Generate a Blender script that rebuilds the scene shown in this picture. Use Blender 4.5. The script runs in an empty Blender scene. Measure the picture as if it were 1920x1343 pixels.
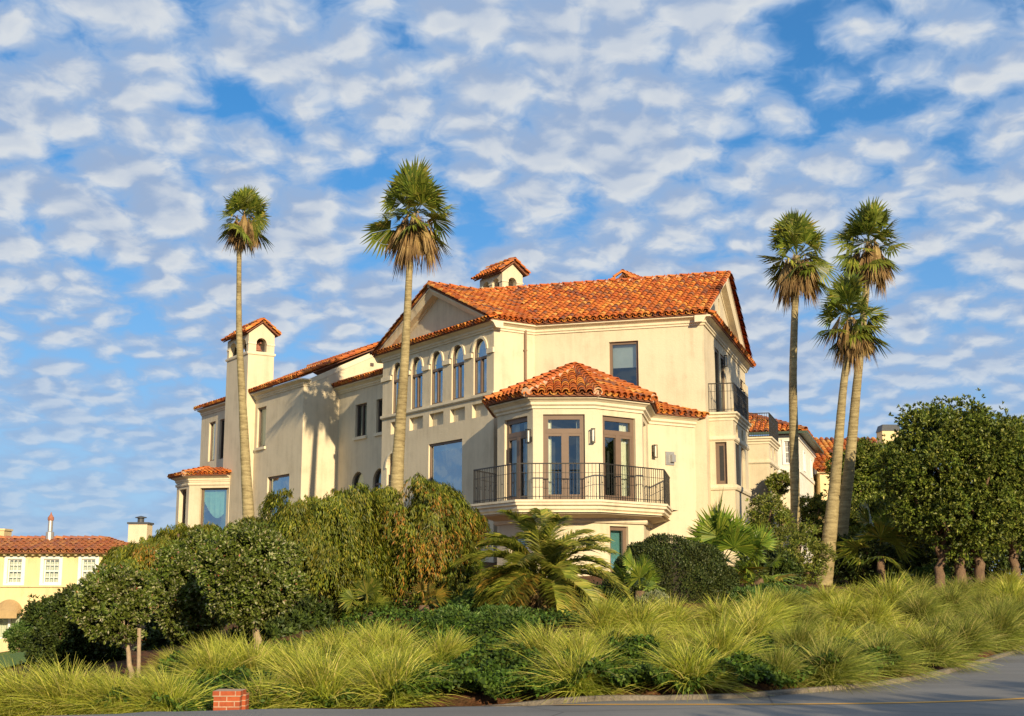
import bpy, math, random
import numpy as np
from mathutils import Vector
from mathutils.geometry import tessellate_polygon
random.seed(7); RNG = np.random.default_rng(11)
sc = bpy.context.scene; COL = sc.collection
R = math.radians
# ------------------------------------------------------------------ camera
FPX, PITCH = 2400.0, R(9.9)
cam = bpy.data.cameras.new('camera'); cam.sensor_width = 36; cam.lens = FPX/1920*36
cam.clip_end = 6000; cam.clip_start = .1
camo = bpy.data.objects.new('camera', cam); COL.objects.link(camo)
camo.location = (0, 0, 0); camo.rotation_euler = (R(90)+PITCH, 0, 0); sc.camera = camo
CP, SP = math.cos(PITCH), math.sin(PITCH)
def ray(px, py):
    a = (px-960)/FPX; b = (671.5-py)/FPX
    return Vector((a, CP-b*SP, SP+b*CP))
def at(px, py, Y):
    d = ray(px, py); return d*(Y/d.y)
# ------------------------------------------------------------------ light
SUN_AZ, SUN_EL = R(291.5), R(16.8)       # direction towards the sun, anticlockwise from +X
SD = Vector((math.cos(SUN_AZ)*math.cos(SUN_EL), math.sin(SUN_AZ)*math.cos(SUN_EL), math.sin(SUN_EL)))
sl = bpy.data.lights.new('sun', 'SUN'); sl.energy = 5.0; sl.angle = R(.5); sl.color = (1, .81, .53)
so = bpy.data.objects.new('sun', sl); COL.objects.link(so); so.rotation_euler = SD.to_track_quat('Z', 'Y').to_euler()
sc.view_settings.view_transform = 'Standard'; sc.view_settings.look = 'None'
sc.view_settings.exposure = .44; sc.view_settings.gamma = 1
try: sc.view_settings.use_curve_mapping = False
except Exception: pass
sc.cycles.max_bounces = 6; sc.cycles.transparent_max_bounces = 12
sc.cycles.diffuse_bounces = 3; sc.cycles.glossy_bounces = 3; sc.cycles.transmission_bounces = 3
sc.cycles.use_denoising = True
# ------------------------------------------------------------------ node helpers
class NT:
    def __init__(s, tree): s.t = tree; s.n = tree.nodes; s.l = tree.links
    def node(s, typ, **kw):
        n = s.n.new(typ)
        for k, v in kw.items(): setattr(n, k, v)
        return n
    def put(s, sock, v):
        if isinstance(v, bpy.types.NodeSocket): s.l.new(v, sock)
        elif v is not None: sock.default_value = v
    def math(s, op, a, b=None, c=None, clamp=False):
        n = s.node('ShaderNodeMath', operation=op, use_clamp=clamp)
        for i, v in enumerate((a, b, c)):
            if v is not None: s.put(n.inputs[i], v)
        return n.outputs[0]
    def vmath(s, op, a, b=None):
        n = s.node('ShaderNodeVectorMath', operation=op); s.put(n.inputs[0], a)
        if b is not None: s.put(n.inputs[1], b)
        return n.outputs[0]
    def noise(s, vec, scale, detail=3, rough=.5, dist=0):
        n = s.node('ShaderNodeTexNoise'); n.noise_dimensions = getattr(s, 'dims', '3D'); s.put(n.inputs['Vector'], vec)
        n.inputs['Scale'].default_value = scale; n.inputs['Detail'].default_value = detail
        n.inputs['Roughness'].default_value = rough; n.inputs['Distortion'].default_value = dist
        return n.outputs['Fac']
    def ramp(s, fac, stops, interp='LINEAR'):
        n = s.node('ShaderNodeValToRGB'); n.color_ramp.interpolation = interp
        e = n.color_ramp.elements
        while len(e) < len(stops): e.new(.5)
        for i, (p, c) in enumerate(stops):
            e[i].position = p; e[i].color = (c if isinstance(c, tuple) else (c, c, c))[:3]+(1,)
        s.put(n.inputs[0], fac); return n.outputs[0]
    def mix(s, fac, a, b, typ='MIX'):
        n = s.node('ShaderNodeMix', data_type='RGBA', blend_type=typ)
        s.put(n.inputs[0], fac)
        for sk, v in ((n.inputs[6], a), (n.inputs[7], b)):
            s.put(sk, (v+(1,)) if isinstance(v, tuple) and len(v) == 3 else v)
        return n.outputs[2]
    def maprange(s, v, a, b, c, d, typ='SMOOTHSTEP'):
        n = s.node('ShaderNodeMapRange', interpolation_type=typ); s.put(n.inputs[0], v)
        for i, x in enumerate((a, b, c, d)): n.inputs[i+1].default_value = x
        return n.outputs[0]
# ------------------------------------------------------------------ sky with altocumulus
w = bpy.data.worlds.new('World'); sc.world = w; w.use_nodes = True
N = NT(w.node_tree); N.n.clear(); N.dims = '2D'
sky = N.node('ShaderNodeTexSky', sky_type='NISHITA'); sky.sun_disc = False
sky.sun_elevation = SUN_EL; sky.sun_rotation = R(90)-SUN_AZ
sky.altitude = 50; sky.air_density = 1.0; sky.dust_density = .0; sky.ozone_density = 3
tc = N.node('ShaderNodeTexCoord')
sep = N.node('ShaderNodeSeparateXYZ'); N.l.new(tc.outputs['Generated'], sep.inputs[0])
zz = N.math('ADD', N.math('MAXIMUM', sep.outputs[2], 0.0), .30)
cmb = N.node('ShaderNodeCombineXYZ')
N.put(cmb.inputs[0], N.math('DIVIDE', sep.outputs[0], zz)); N.put(cmb.inputs[1], N.math('DIVIDE', sep.outputs[1], zz))
P = N.vmath('ADD', cmb.outputs[0], (3.7, 1.3, 0))
def density(p, det=5):
    wv = N.node('ShaderNodeTexNoise'); wv.noise_dimensions = '2D'; N.put(wv.inputs['Vector'], p); wv.inputs['Scale'].default_value = 14; wv.inputs['Detail'].default_value = 2
    pw = N.vmath('ADD', p, N.vmath('MULTIPLY', N.vmath('SUBTRACT', wv.outputs['Color'], (.5, .5, .5)), (.045, .045, 0)))
    big = N.noise(p, 2.3, 3, .55)
    med = N.noise(pw, 6.6, det, .64)
    vo = N.node('ShaderNodeTexVoronoi', feature='SMOOTH_F1'); vo.voronoi_dimensions = '2D'; N.put(vo.inputs['Vector'], pw); vo.inputs['Scale'].default_value = 14
    vo.inputs['Smoothness'].default_value = .35; vo.inputs['Randomness'].default_value = 1.0
    puff = N.math('SUBTRACT', 1.0, vo.outputs['Distance'])
    fine = N.noise(pw, 42, 3, .55)
    d = N.math('ADD', N.math('MULTIPLY', med, .95), N.math('MULTIPLY', puff, .62))
    d = N.math('ADD', d, N.math('MULTIPLY', big, .75))
    return N.math('ADD', d, N.math('MULTIPLY', fine, .22))
d0 = density(P)
d1 = density(N.vmath('ADD', P, (.012, .026, 0)), 3)
cover = N.maprange(d0, 1.06, 1.50, 0, 1)
veil = N.maprange(d0, .94, 1.26, .12, .94)
lit = N.math('SUBTRACT', d0, d1)
litf = N.maprange(lit, -.20, .26, 0, 1)
thick = N.maprange(d0, 1.36, 1.70, 0, 1)
ccol = N.mix(litf, (.38, .51, .74), (.86, .89, .91))
ccol = N.mix(N.math('MULTIPLY', thick, .35), ccol, (.40, .52, .73))
# low cloud fades into the bright air near the horizon
skyc = N.node('ShaderNodeHueSaturation'); skyc.inputs['Saturation'].default_value = 1.48; skyc.inputs['Value'].default_value = 1.2; skyc.inputs['Hue'].default_value = .503
N.l.new(sky.outputs[0], skyc.inputs['Color'])
SKY_S = .080
hz = N.maprange(sep.outputs[2], -.02, .42, .88, .10)
skyb = N.mix(hz, skyc.outputs[0], tuple(v/SKY_S for v in (.20, .34, .58)))

cs = N.vmath('MULTIPLY', ccol, (1/SKY_S*.64,)*3)
lowfade = N.maprange(sep.outputs[2], .0, .25, .30, .93)
fac = N.math('MULTIPLY', cover, lowfade)
skyv = N.mix(N.math('MULTIPLY', veil, lowfade), skyb, tuple(v/SKY_S for v in (.23, .345, .53)))
outc = N.mix(fac, skyv, cs)
bg = N.node('ShaderNodeBackground'); N.put(bg.inputs[0], outc); bg.inputs[1].default_value = SKY_S
wo = N.node('ShaderNodeOutputWorld'); N.l.new(bg.outputs[0], wo.inputs[0])

w.cycles.sampling_method = 'MANUAL'; w.cycles.sample_map_resolution = 256
# ------------------------------------------------------------------ materials
def newmat(name):
    m = bpy.data.materials.new(name); m.use_nodes = True; t = NT(m.node_tree); t.n.clear()
    out = t.node('ShaderNodeOutputMaterial'); return m, t, out
def principled(t, col, rough=.7, spec=.3, metal=0, bump=None, bdist=.01, bstr=.6):
    b = t.node('ShaderNodeBsdfPrincipled'); t.put(b.inputs['Base Color'], col if not isinstance(col, tuple) else col+(1,))
    t.put(b.inputs['Roughness'], rough); b.inputs['Specular IOR Level'].default_value = spec; b.inputs['Metallic'].default_value = metal
    if bump is not None:
        bn = t.node('ShaderNodeBump'); bn.inputs['Strength'].default_value = bstr; bn.inputs['Distance'].default_value = bdist
        t.l.new(bump, bn.inputs['Height']); t.l.new(bn.outputs[0], b.inputs['Normal'])
    return b.outputs[0]
def objco(t): return t.node('ShaderNodeTexCoord').outputs['Object']
def simple(name, col, rough=.6, var=.12, scale=6, spec=.3, metal=0, bstr=.3, bdist=.005):
    m, t, o = newmat(name); c = objco(t); n = t.noise(c, scale, 5, .6); n2 = t.noise(c, scale*8, 3, .6)
    f = t.math('ADD', t.math('MULTIPLY', n, .7), t.math('MULTIPLY', n2, .3))
    colr = t.ramp(f, [(.3, tuple(v*(1-var) for v in col)), (.7, tuple(min(1, v*(1+var)) for v in col))])
    t.l.new(principled(t, colr, rough, spec, metal, n2, bdist, bstr), o.inputs[0]); return m
def stucco(name, col):
    m, t, o = newmat(name); c = objco(t)
    st = t.node('ShaderNodeMapping'); t.l.new(c, st.inputs[0]); st.inputs['Scale'].default_value = (2.6, 2.6, .22)
    a = t.noise(c, .9, 4, .6); b = t.noise(st.outputs[0], 1.6, 5, .65); f = t.noise(c, 22, 4, .65)
    v = t.math('ADD', t.math('ADD', t.math('MULTIPLY', a, .45), t.math('MULTIPLY', b, .40)), t.math('MULTIPLY', f, .15))
    cr = t.ramp(v, [(.32, tuple(x*k for x, k in zip(col, (.77, .755, .73)))), (.50, col), (.68, tuple(min(1, x*1.09) for x in col))])
    h = t.math('ADD', t.math('MULTIPLY', f, .6), t.math('MULTIPLY', t.noise(c, 5, 3, .5), .7))
    t.l.new(principled(t, cr, .85, .15, 0, h, .02, .55), o.inputs[0]); return m
def tilemat(name, stops, mort=.0):
    m, t, o = newmat(name); g = t.node('ShaderNodeNewGeometry'); c = objco(t)
    r = t.ramp(g.outputs['Random Per Island'], stops, 'CONSTANT')
    n = t.noise(c, 9, 5, .65); nn = t.noise(c, 1.3, 3, .5)
    col = t.mix(t.maprange(n, .35, .75, 0, .55), r, (.30, .10, .035))
    col = t.mix(t.maprange(t.noise(c, 14, 4, .6), .62, .75, 0, .6), col, (.46, .34, .20))
    col = t.mix(t.maprange(nn, .35, .7, 0, .3), col, (.55, .22, .05))
    t.l.new(principled(t, col, .8, .2, 0, t.noise(c, 40, 3, .6), .008, .5), o.inputs[0]); return m
def leafmat(name, stops, trans=.3, rough=.45, spec=.35, zgrad=None):
    m, t, o = newmat(name); g = t.node('ShaderNodeNewGeometry')
    col = t.ramp(g.outputs['Random Per Island'], stops)
    n = t.noise(objco(t), 1.7, 3, .5)
    hs = t.node('ShaderNodeHueSaturation'); t.l.new(col, hs.inputs['Color'])
    t.put(hs.inputs['Value'], t.maprange(n, .3, .7, .75, 1.25)); t.put(hs.inputs['Hue'], t.maprange(n, .3, .7, .488, .51))
    b = principled(t, hs.outputs[0], rough, spec)
    tr = t.node('ShaderNodeBsdfTranslucent'); t.l.new(hs.outputs[0], tr.inputs[0])
    mx = t.node('ShaderNodeMixShader'); mx.inputs[0].default_value = trans
    t.l.new(b, mx.inputs[1]); t.l.new(tr.outputs[0], mx.inputs[2]); t.l.new(mx.outputs[0], o.inputs[0]); return m
def glassmat(name, tint=(.80, .88, .90), refl=.12):
    m, t, o = newmat(name)
    gl = t.node('ShaderNodeBsdfGlossy'); gl.inputs[0].default_value = (.72, .86, .95, 1); gl.inputs['Roughness'].default_value = .015
    bn = t.node('ShaderNodeBump'); bn.inputs['Strength'].default_value = .12; bn.inputs['Distance'].default_value = .02
    t.l.new(t.noise(objco(t), 1.3, 2, .5), bn.inputs['Height']); t.l.new(bn.outputs[0], gl.inputs['Normal'])
    tr = t.node('ShaderNodeBsdfTransparent'); tr.inputs[0].default_value = tint+(1,)
    lw = t.node('ShaderNodeLayerWeight'); lw.inputs[0].default_value = .35
    f = t.math('MINIMUM', t.math('ADD', refl, t.math('MULTIPLY', lw.outputs['Fresnel'], .6)), 1.0)
    mx = t.node('ShaderNodeMixShader'); t.l.new(f, mx.inputs[0]); t.l.new(tr.outputs[0], mx.inputs[1]); t.l.new(gl.outputs[0], mx.inputs[2])
    t.l.new(mx.outputs[0], o.inputs[0]); return m
M = {}
M['stucco'] = stucco('stucco', (.61, .525, .37)); M['trim'] = stucco('trim stucco', (.69, .60, .43))
M['yellow'] = stucco('yellow stucco', (.70, .55, .30)); M['white'] = stucco('white stucco', (.74, .69, .58))
M['whitepaint'] = simple('white paint', (.78, .76, .70), .5, .05)
T_ST = [(0, (.56, .125, .02)), (.16, (.66, .19, .03)), (.30, (.40, .085, .022)), (.44, (.74, .30, .05)), (.56, (.52, .13, .025)), (.68, (.20, .07, .045)), (.76, (.72, .36, .09)), (.84, (.45, .10, .025)), (.93, (.17, .075, .06))]
M['tile'] = tilemat('clay roof tile', T_ST)
M['cap'] = tilemat('clay cap tile', [(0, (.56, .13, .03)), (.3, (.50, .11, .025)), (.55, (.60, .19, .05)), (.8, (.42, .10, .04))])
M['oldtile'] = tilemat('old clay roof tile', [(0, (.40, .15, .07)), (.25, (.34, .11, .06)), (.5, (.46, .21, .09)), (.75, (.27, .11, .08))])
M['under'] = simple('roof underlay', (.22, .09, .05), .9)
M['mortar'] = simple('mortar', (.56, .38, .25), .9, .25, 9)
M['brownframe'] = simple('taupe window frame', (.17, .115, .08), .5, .08)
M['darkframe'] = simple('dark window frame', (.10, .072, .058), .5, .08)
M['iron'] = simple('wrought iron', (.035, .032, .028), .45, .15, metal=.3)
M['curtain'] = simple('cream curtain', (.80, .74, .54), .9, .12, 3)
M['blind'] = simple('pale blind', (.70, .74, .66), .9, .08, 3)
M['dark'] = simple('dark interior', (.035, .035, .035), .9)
M['glass'] = glassmat('window glass'); M['glassblue'] = glassmat('mirror glass', (.45, .72, .76), .38)
M['lampglass'] = simple('frosted lamp glass', (.72, .70, .62), .3, .05)
M['pipe'] = simple('painted downpipe', (.22, .14, .09), .5)
M['metal'] = simple('galvanised metal', (.45, .44, .42), .4, .1, metal=.6)
M['rust'] = simple('rusty metal', (.32, .13, .08), .7, .25)
M['sootmetal'] = simple('dark metal', (.06, .065, .07), .5, .2)
M['concrete'] = simple('concrete', (.20, .17, .13), .9, .25, 3, bstr=.8, bdist=.02)
M['canvas'] = simple('tan canvas', (.42, .29, .14), .9)
# ------------------------------------------------------------------ mesh builder
class MB:
    def __init__(s): s.v = []; s.f = []; s.smooth = False
    def add(s, vs, fs):
        k = len(s.v); s.v += [tuple(v) for v in vs]; s.f += [tuple(i+k for i in f) for f in fs]; return s
    def poly(s, pts): return s.add(pts, [tuple(range(len(pts)))])
    def box8(s, p):   # 4 bottom then 4 top
        return s.add(p, [(3, 2, 1, 0), (4, 5, 6, 7), (0, 1, 5, 4), (1, 2, 6, 5), (2, 3, 7, 6), (3, 0, 4, 7)])
    def box(s, F, u0, u1, w0, w1, z0, z1):
        return s.box8([F(u0, w1, z0), F(u1, w1, z0), F(u1, w0, z0), F(u0, w0, z0), F(u0, w1, z1), F(u1, w1, z1), F(u1, w0, z1), F(u0, w0, z1)])
    def wbox(s, x0, x1, y0, y1, z0, z1):
        return s.box8([Vector(p) for p in ((x0, y0, z0), (x1, y0, z0), (x1, y1, z0), (x0, y1, z0), (x0, y0, z1), (x1, y0, z1), (x1, y1, z1), (x0, y1, z1))])
    def tube(s, pts, rad, n=8, caps=True):
        pts = [Vector(p) for p in pts]; vs = []; fs = []
        rad = rad if isinstance(rad, (list, tuple)) else [rad]*len(pts)
        ref = None
        for i, p in enumerate(pts):
            d = (pts[min(i+1, len(pts)-1)]-pts[max(i-1, 0)]).normalized()
            if ref is None: ref = d.orthogonal().normalized()
            a = (ref-d*ref.dot(d)).normalized(); b = d.cross(a); ref = a
            for k in range(n):
                t = 2*math.pi*k/n; vs.append(p+(a*math.cos(t)+b*math.sin(t))*rad[i])
        for i in range(len(pts)-1):
            for k in range(n): fs.append((i*n+k, i*n+(k+1) % n, (i+1)*n+(k+1) % n, (i+1)*n+k))
        if caps: fs += [tuple(range(n-1, -1, -1)), tuple(range((len(pts)-1)*n, len(pts)*n))]
        return s.add(vs, fs)
    def lathe(s, c, prof, n=12):
        vs = []; fs = []
        for r, z in prof:
            for k in range(n): t = 2*math.pi*k/n; vs.append((c[0]+r*math.cos(t), c[1]+r*math.sin(t), c[2]+z))
        for i in range(len(prof)-1):
            for k in range(n): fs.append((i*n+k, i*n+(k+1) % n, (i+1)*n+(k+1) % n, (i+1)*n+k))
        fs += [tuple(range(n-1, -1, -1)), tuple(range((len(prof)-1)*n, len(prof)*n))]
        return s.add(vs, fs)
    def tess(s, outer, holes, mapf):
        loops = [[Vector((a, b, 0)) for a, b in outer]]+[[Vector((a, b, 0)) for a, b in h] for h in holes]
        tris = tessellate_polygon(loops); flat = [p for l in loops for p in l]
        return s.add([mapf(p.x, p.y) for p in flat], [tuple(t) for t in tris])
    def build(s, name, mat, parent=None, smooth=False, origin=None):
        me = bpy.data.meshes.new(name); off = Vector(origin) if origin is not None else Vector((0, 0, 0))
        if parent is not None and origin is None: off = base_of(parent)
        me.from_pydata([tuple(Vector(v)-off) for v in s.v], [], s.f); me.update()
        if smooth: me.polygons.foreach_set('use_smooth', [True]*len(me.polygons))
        me.materials.append(mat); o = bpy.data.objects.new(name, me); COL.objects.link(o)
        if parent is not None: o.parent = parent
        else: o.location = off
        return o
def base_of(p):
    off = Vector(p.location); q = p.parent
    while q is not None: off += Vector(q.location); q = q.parent
    return off
def tag(o, label=None, cat=None, group=None, kind=None):
    if label: o['label'] = label
    if cat: o['category'] = cat
    if group: o['group'] = group
    if kind: o['kind'] = kind
    return o
def empty(name, loc, label, cat, group=None):
    o = bpy.data.objects.new(name, None); COL.objects.link(o); o.location = loc; o.empty_display_size = .3
    return tag(o, label, cat, group)
class Fr:
    """wall frame: u to the right as seen from outside, w outwards, z up"""
    def __init__(s, ox, oy, ux, uy):
        l = math.hypot(ux, uy); s.o = Vector((ox, oy, 0)); s.U = Vector((ux/l, uy/l, 0)); s.W = Vector((s.U.y, -s.U.x, 0))
    def __call__(s, u, w, z): return s.o+s.U*u+s.W*w+Vector((0, 0, z))
    def hit(s, px, py, w=0):
        d = ray(px, py); k = (s.o+s.W*w).dot(s.W)/d.dot(s.W); p = d*k
        return (p-s.o).dot(s.U), p.z
    def shift(s, u, w=0): p = s(u, w, 0); return Fr(p.x, p.y, s.U.x, s.U.y)
def mitre(path, closed=False):
    n = len(path); out = []
    for i in range(n):
        p = Vector(path[i]).to_2d()
        a = (p-Vector(path[i-1]).to_2d()) if (i > 0 or closed) else None
        b = (Vector(path[(i+1) % n]).to_2d()-p) if (i < n-1 or closed) else None
        na = Vector((a.y, -a.x)).normalized() if a is not None else None
        nb = Vector((b.y, -b.x)).normalized() if b is not None else None
        if na is None: m = nb
        elif nb is None: m = na
        else: m = (na+nb); m = m/max(.25, m.dot(na)) if m.length > 1e-6 else na
        out.append((p, m))
    return out
def sweep(mb, path, z, prof, closed=False, ends=True):
    """prof: list of (outward, up) closed outline, swept along a left-to-right outside path"""
    mt = mitre(path, closed); k = len(prof); vs = []
    for p, m in mt:
        for a, b in prof: q = p+m*a; vs.append((q.x, q.y, z+b))
    n = len(mt); fs = []
    for i in range(n if closed else n-1):
        j = (i+1) % n
        for c in range(k): fs.append((i*k+c, j*k+c, j*k+(c+1) % k, i*k+(c+1) % k))
    if not closed and ends: fs += [tuple(range(k)), tuple((n-1)*k+c for c in range(k-1, -1, -1))]
    mb.add(vs, fs)
CORNICE = [(0, 0), (0, -.46), (.05, -.46), (.05, -.40), (.09, -.36), (.09, -.24), (.15, -.20), (.20, -.12), (.30, -.08), (.30, 0)]
def archloop(u0, u1, z0, z1, arch=False, n=14, fl=1.0):
    if not arch: return [(u0, z0), (u1, z0), (u1, z1), (u0, z1)]
    r = (u1-u0)/2; c = (u0+u1)/2; h = r*fl; zs = z1-h
    return [(u0, z0), (u1, z0)]+[(c+r*math.cos(t), zs+h*math.sin(t)) for t in [math.pi*i/n for i in range(n+1)]]
def ring(mb, F, outer, inner, w0, w1):
    n = len(outer); vs = [F(u, w1, z) for u, z in outer]+[F(u, w1, z) for u, z in inner]+[F(u, w0, z) for u, z in inner]+[F(u, w0, z) for u, z in outer]
    fs = []
    for i in range(n):
        j = (i+1) % n
        fs += [(i, j, n+j, n+i), (n+i, n+j, 2*n+j, 2*n+i), (3*n+j, 3*n+i, i, j), (2*n+i, 2*n+j, 3*n+j, 3*n+i)]
    mb.add(vs, fs)
def wall(mb, F, outer, holes, depth=.22, w=0):
    mb.tess(outer, holes, lambda u, z: F(u, w, z))
    for h in holes:
        n = len(h)
        for i in range(n):
            (a, b), (c, d) = h[i], h[(i+1) % n]
            mb.poly([F(a, w, b), F(c, w, d), F(c, w-depth, d), F(a, w-depth, b)])
def window(parent, F, u0, u1, z0, z1, arch=False, w=0, depth=.16, fr=.07, style='single', mat='brownframe', curtain=None, glass='glass', sill=None, trans=None, name='window', back=.9, leaf=.09):
    """frame mesh with panes, curtains as sub-parts"""
    f = MB(); W1 = w-depth+.05; W0 = w-depth-.05
    ring(f, F, archloop(u0, u1, z0, z1, arch), archloop(u0+fr, u1-fr, z0+fr, z1-fr, arch), W0, W1)
    ztop = z1-fr
    if trans:                      # transom bar at height trans
        f.box(F, u0+fr, u1-fr, W0+.01, W1+.012, trans-.05, trans+.05); zt = trans-.05
    else: zt = z1-fr
    if style in ('double', 'french'):
        c = (u0+u1)/2; t = leaf if style == 'french' else .05; b = .22 if style == 'french' else .06
        f.box(F, c-t, c+t, W0+.004, W1+.008, z0+fr, zt if (not arch or trans) else z1-fr-.02)
        if style == 'french':
            for a, bb in ((u0+fr, c-t), (c+t, u1-fr)):
                f.box(F, a, a+t*.8, W0+.006, W1+.004, z0+fr, zt); f.box(F, bb-t*.1, bb, W0+.006, W1+.004, z0+fr, zt) if a != u0+fr else None
                f.box(F, a+.002, bb-.002, W0+.008, W1+.001, z0+fr, z0+fr+b); f.box(F, a+.002, bb-.002, W0+.008, W1+.001, zt-.09, zt)
            f.box(F, u1-fr-t*.8, u1-fr, W0+.006, W1+.004, z0+fr, zt)
            if trans: ring(f, F, archloop(u0+fr, u1-fr, trans+.05, z1-fr), archloop(u0+fr+.06, u1-fr-.06, trans+.10, z1-fr-.06), W0+.007, W1+.003)
    if style == 'sash':
        zc = (z0+z1)/2; f.box(F, u0+fr, u1-fr, W0+.01, W1+.01, zc-.03, zc+.03)
        for k in (1, 2):
            u = u0+fr+(u1-u0-2*fr)*k/3; f.box(F, u-.012, u+.012, W0+.02, W1-.01, z0+fr, z1-fr)
        for q in (.25, .75):
            z = z0+(z1-z0)*q; f.box(F, u0+fr, u1-fr, W0+.022, W1-.012, z-.012, z+.012)
    o = f.build(name, M[mat], parent)
    g = MB(); lp = archloop(u0+fr-.01, u1-fr+.01, z0+fr-.01, z1-fr+.01, arch); wm = w-depth
    g.add([F(u, wm, z) for u, z in lp], [tuple(range(len(lp)))]); g.build('pane', M[glass], o)
    if curtain:
        c = MB(); wc = wm-.18
        def drape(a, b, za, zb):
            n = max(4, int((b-a)/.035)); vs = []
            for i in range(n+1):
                u = a+(b-a)*i/n; ww = wc+.03*math.sin(i*1.9)+.012*math.sin(i*.7)
                vs += [F(u, ww, za), F(u, ww, zb)]
            c.add(vs, [(2*i, 2*i+2, 2*i+3, 2*i+1) for i in range(n)])
        k = curtain
        if k == 'sides': d = (u1-u0)*.2; drape(u0, u0+d, z0, z1); drape(u1-d, u1, z0, z1)
        elif k == 'left': drape(u0, u0+(u1-u0)*.33, z0, z1)
        elif k == 'right': drape(u1-(u1-u0)*.3, u1, z0, z1)
        elif k == 'leftmid': drape(u0, u0+(u1-u0)*.3, z0, z1); m_ = (u0+u1)/2; drape(m_+.03, m_+(u1-u0)*.2, z0, z1)
        elif k == 'full': drape(u0, u1, z0, z1)
        elif k == 'swag':
            n = 16; vs = []
            for i in range(n+1):
                q = i/n; u = u0+(u1-u0)*q; vs += [F(u, wc, z1), F(u, wc+.02*math.sin(i*2), z1-(z1-z0)*(.18+.30*math.sin(math.pi*q)))]
            c.add(vs, [(2*i, 2*i+2, 2*i+3, 2*i+1) for i in range(n)])
        elif isinstance(k, float): c.box(F, u0+.02, u1-.02, wc-.01, wc+.01, z1-(z1-z0)*k, z1)
        c.build('curtain', M['blind'] if isinstance(k, float) else M['curtain'], o)
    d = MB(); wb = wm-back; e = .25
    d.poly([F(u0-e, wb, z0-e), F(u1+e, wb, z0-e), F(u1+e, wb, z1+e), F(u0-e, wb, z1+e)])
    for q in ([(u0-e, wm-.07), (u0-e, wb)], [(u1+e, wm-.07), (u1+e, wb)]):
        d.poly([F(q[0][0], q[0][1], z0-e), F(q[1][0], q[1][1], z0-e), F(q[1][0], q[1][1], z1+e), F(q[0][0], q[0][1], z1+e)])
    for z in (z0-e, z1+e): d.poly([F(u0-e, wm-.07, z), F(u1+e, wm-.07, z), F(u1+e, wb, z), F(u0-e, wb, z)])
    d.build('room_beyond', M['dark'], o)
    if sill:
        s_ = MB(); s_.box(F, u0-.08, u1+.08, w-.10, w+.09, z0-.14, z0-.003); s_.build('sill', M['trim'], o)
    return o
# ------------------------------------------------------------------ barrel tiles
def tile(mb, c, side, up, nrm, r=.115, L=.42, end=True, lift=.02, n=6, flip=1):
    """half barrel: c = centre of its low end, up = towards the ridge"""
    vs = []; A = [math.pi*i/n for i in range(n+1)]
    def arc(o, rr, h):
        return [o+side*(math.cos(t)*rr)+nrm*(math.sin(t)*rr*.92*flip+h) for t in A]
    vs += arc(c, r, lift); vs += arc(c+up*L, r*.84, -.005 if flip > 0 else 0)
    m = n+1; fs = [(i, i+1, m+i+1, m+i) for i in range(n)]
    if end:
        vs += arc(c+up*.004, r-.02, lift); fs += [(i, 2*m+i, 2*m+i+1, i+1) for i in range(n)]
    mb.add(vs, fs)
def inside(poly, x, y):
    c = False; n = len(poly)
    for i in range(n):
        (x1, y1), (x2, y2) = poly[i], poly[(i+1) % n]
        if (y1 > y) != (y2 > y) and x < (x2-x1)*(y-y1)/(y2-y1)+x1: c = not c
    return c
def roof_plane(mb, under, P, sp=.25, cr=.36, r=.115, clip=None):
    """P: 3D polygon, first edge = eave (left to right seen from outside)"""
    P = [Vector(p) for p in P]; s = (P[1]-P[0]).normalized(); n = s.cross(P[-1]-P[0]).normalized()
    if n.z < 0: n = -n
    up = n.cross(s); up = up if up.z > 0 else -up
    pl = [((p-P[0]).dot(s), (p-P[0]).dot(up)) for p in P]
    th = .05; k = len(P)
    under.add([p-n*.01 for p in P]+[p-n*(th+.01) for p in P], [tuple(range(k)), tuple(range(2*k-1, k-1, -1))]+[(i, k+i, k+(i+1) % k, (i+1) % k) for i in range(k)])
    u0 = min(a for a, b in pl); u1 = max(a for a, b in pl); v1 = max(b for a, b in pl)
    nc = max(1, round((u1-u0)/sp)); d = (u1-u0)/nc
    for i in range(nc+1):
        for j in range(int(v1/cr)+1):
            u = u0+d*i; v = j*cr-.04
            t = (u, v+cr*.5)
            if j == 0: t = (u, .10)
            ok = inside(pl, min(max(t[0], u0+.02), u1-.02), t[1])
            q = P[0]+s*u+up*v
            if ok and (clip is None or clip(q+up*cr*.5)):
                jt = random.uniform(-.012, .012)
                Lt = cr*1.17
                if not inside(pl, min(max(u, u0+.02), u1-.02), v+cr*1.12): Lt = cr*.62
                tile(mb, q+n*.055+s*jt+up*random.uniform(-.015, .02), s, up, n, r*random.uniform(.96, 1.04), Lt, lift=.022+random.uniform(0, .012))
            if i < nc:
                t2 = (u+d/2, t[1])
                if inside(pl, t2[0], t2[1]) and (clip is None or clip(q+s*(d/2)+up*cr*.5)):
                    tile(mb, q+s*(d/2)+n*.105+up*(-.01), s, up, n, r*.98, cr*1.12, end=(j == 0), lift=.0, n=4, flip=-1)
def caps(mb, A, B, r=.135, L=.36, nrm=None, mort=None):
    A = Vector(A); B = Vector(B); d = (B-A); n = max(1, round(d.length/L)); st = d/n; dn = d.normalized()
    side = dn.cross(Vector((0, 0, 1))).normalized(); up = side.cross(dn).normalized()
    if nrm is not None: up = Vector(nrm).normalized(); side = dn.cross(up).normalized()
    if up.z < 0: up = -up
    for i in range(n):
        tile(mb, A+st*i+up*.03+side*random.uniform(-.008, .008), side, dn, up, r*random.uniform(.97, 1.03), st.length*1.15, lift=.035)
    if mort is not None: mort.tube([A-up*.03, B-up*.03], r*1.13, 8)
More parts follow.
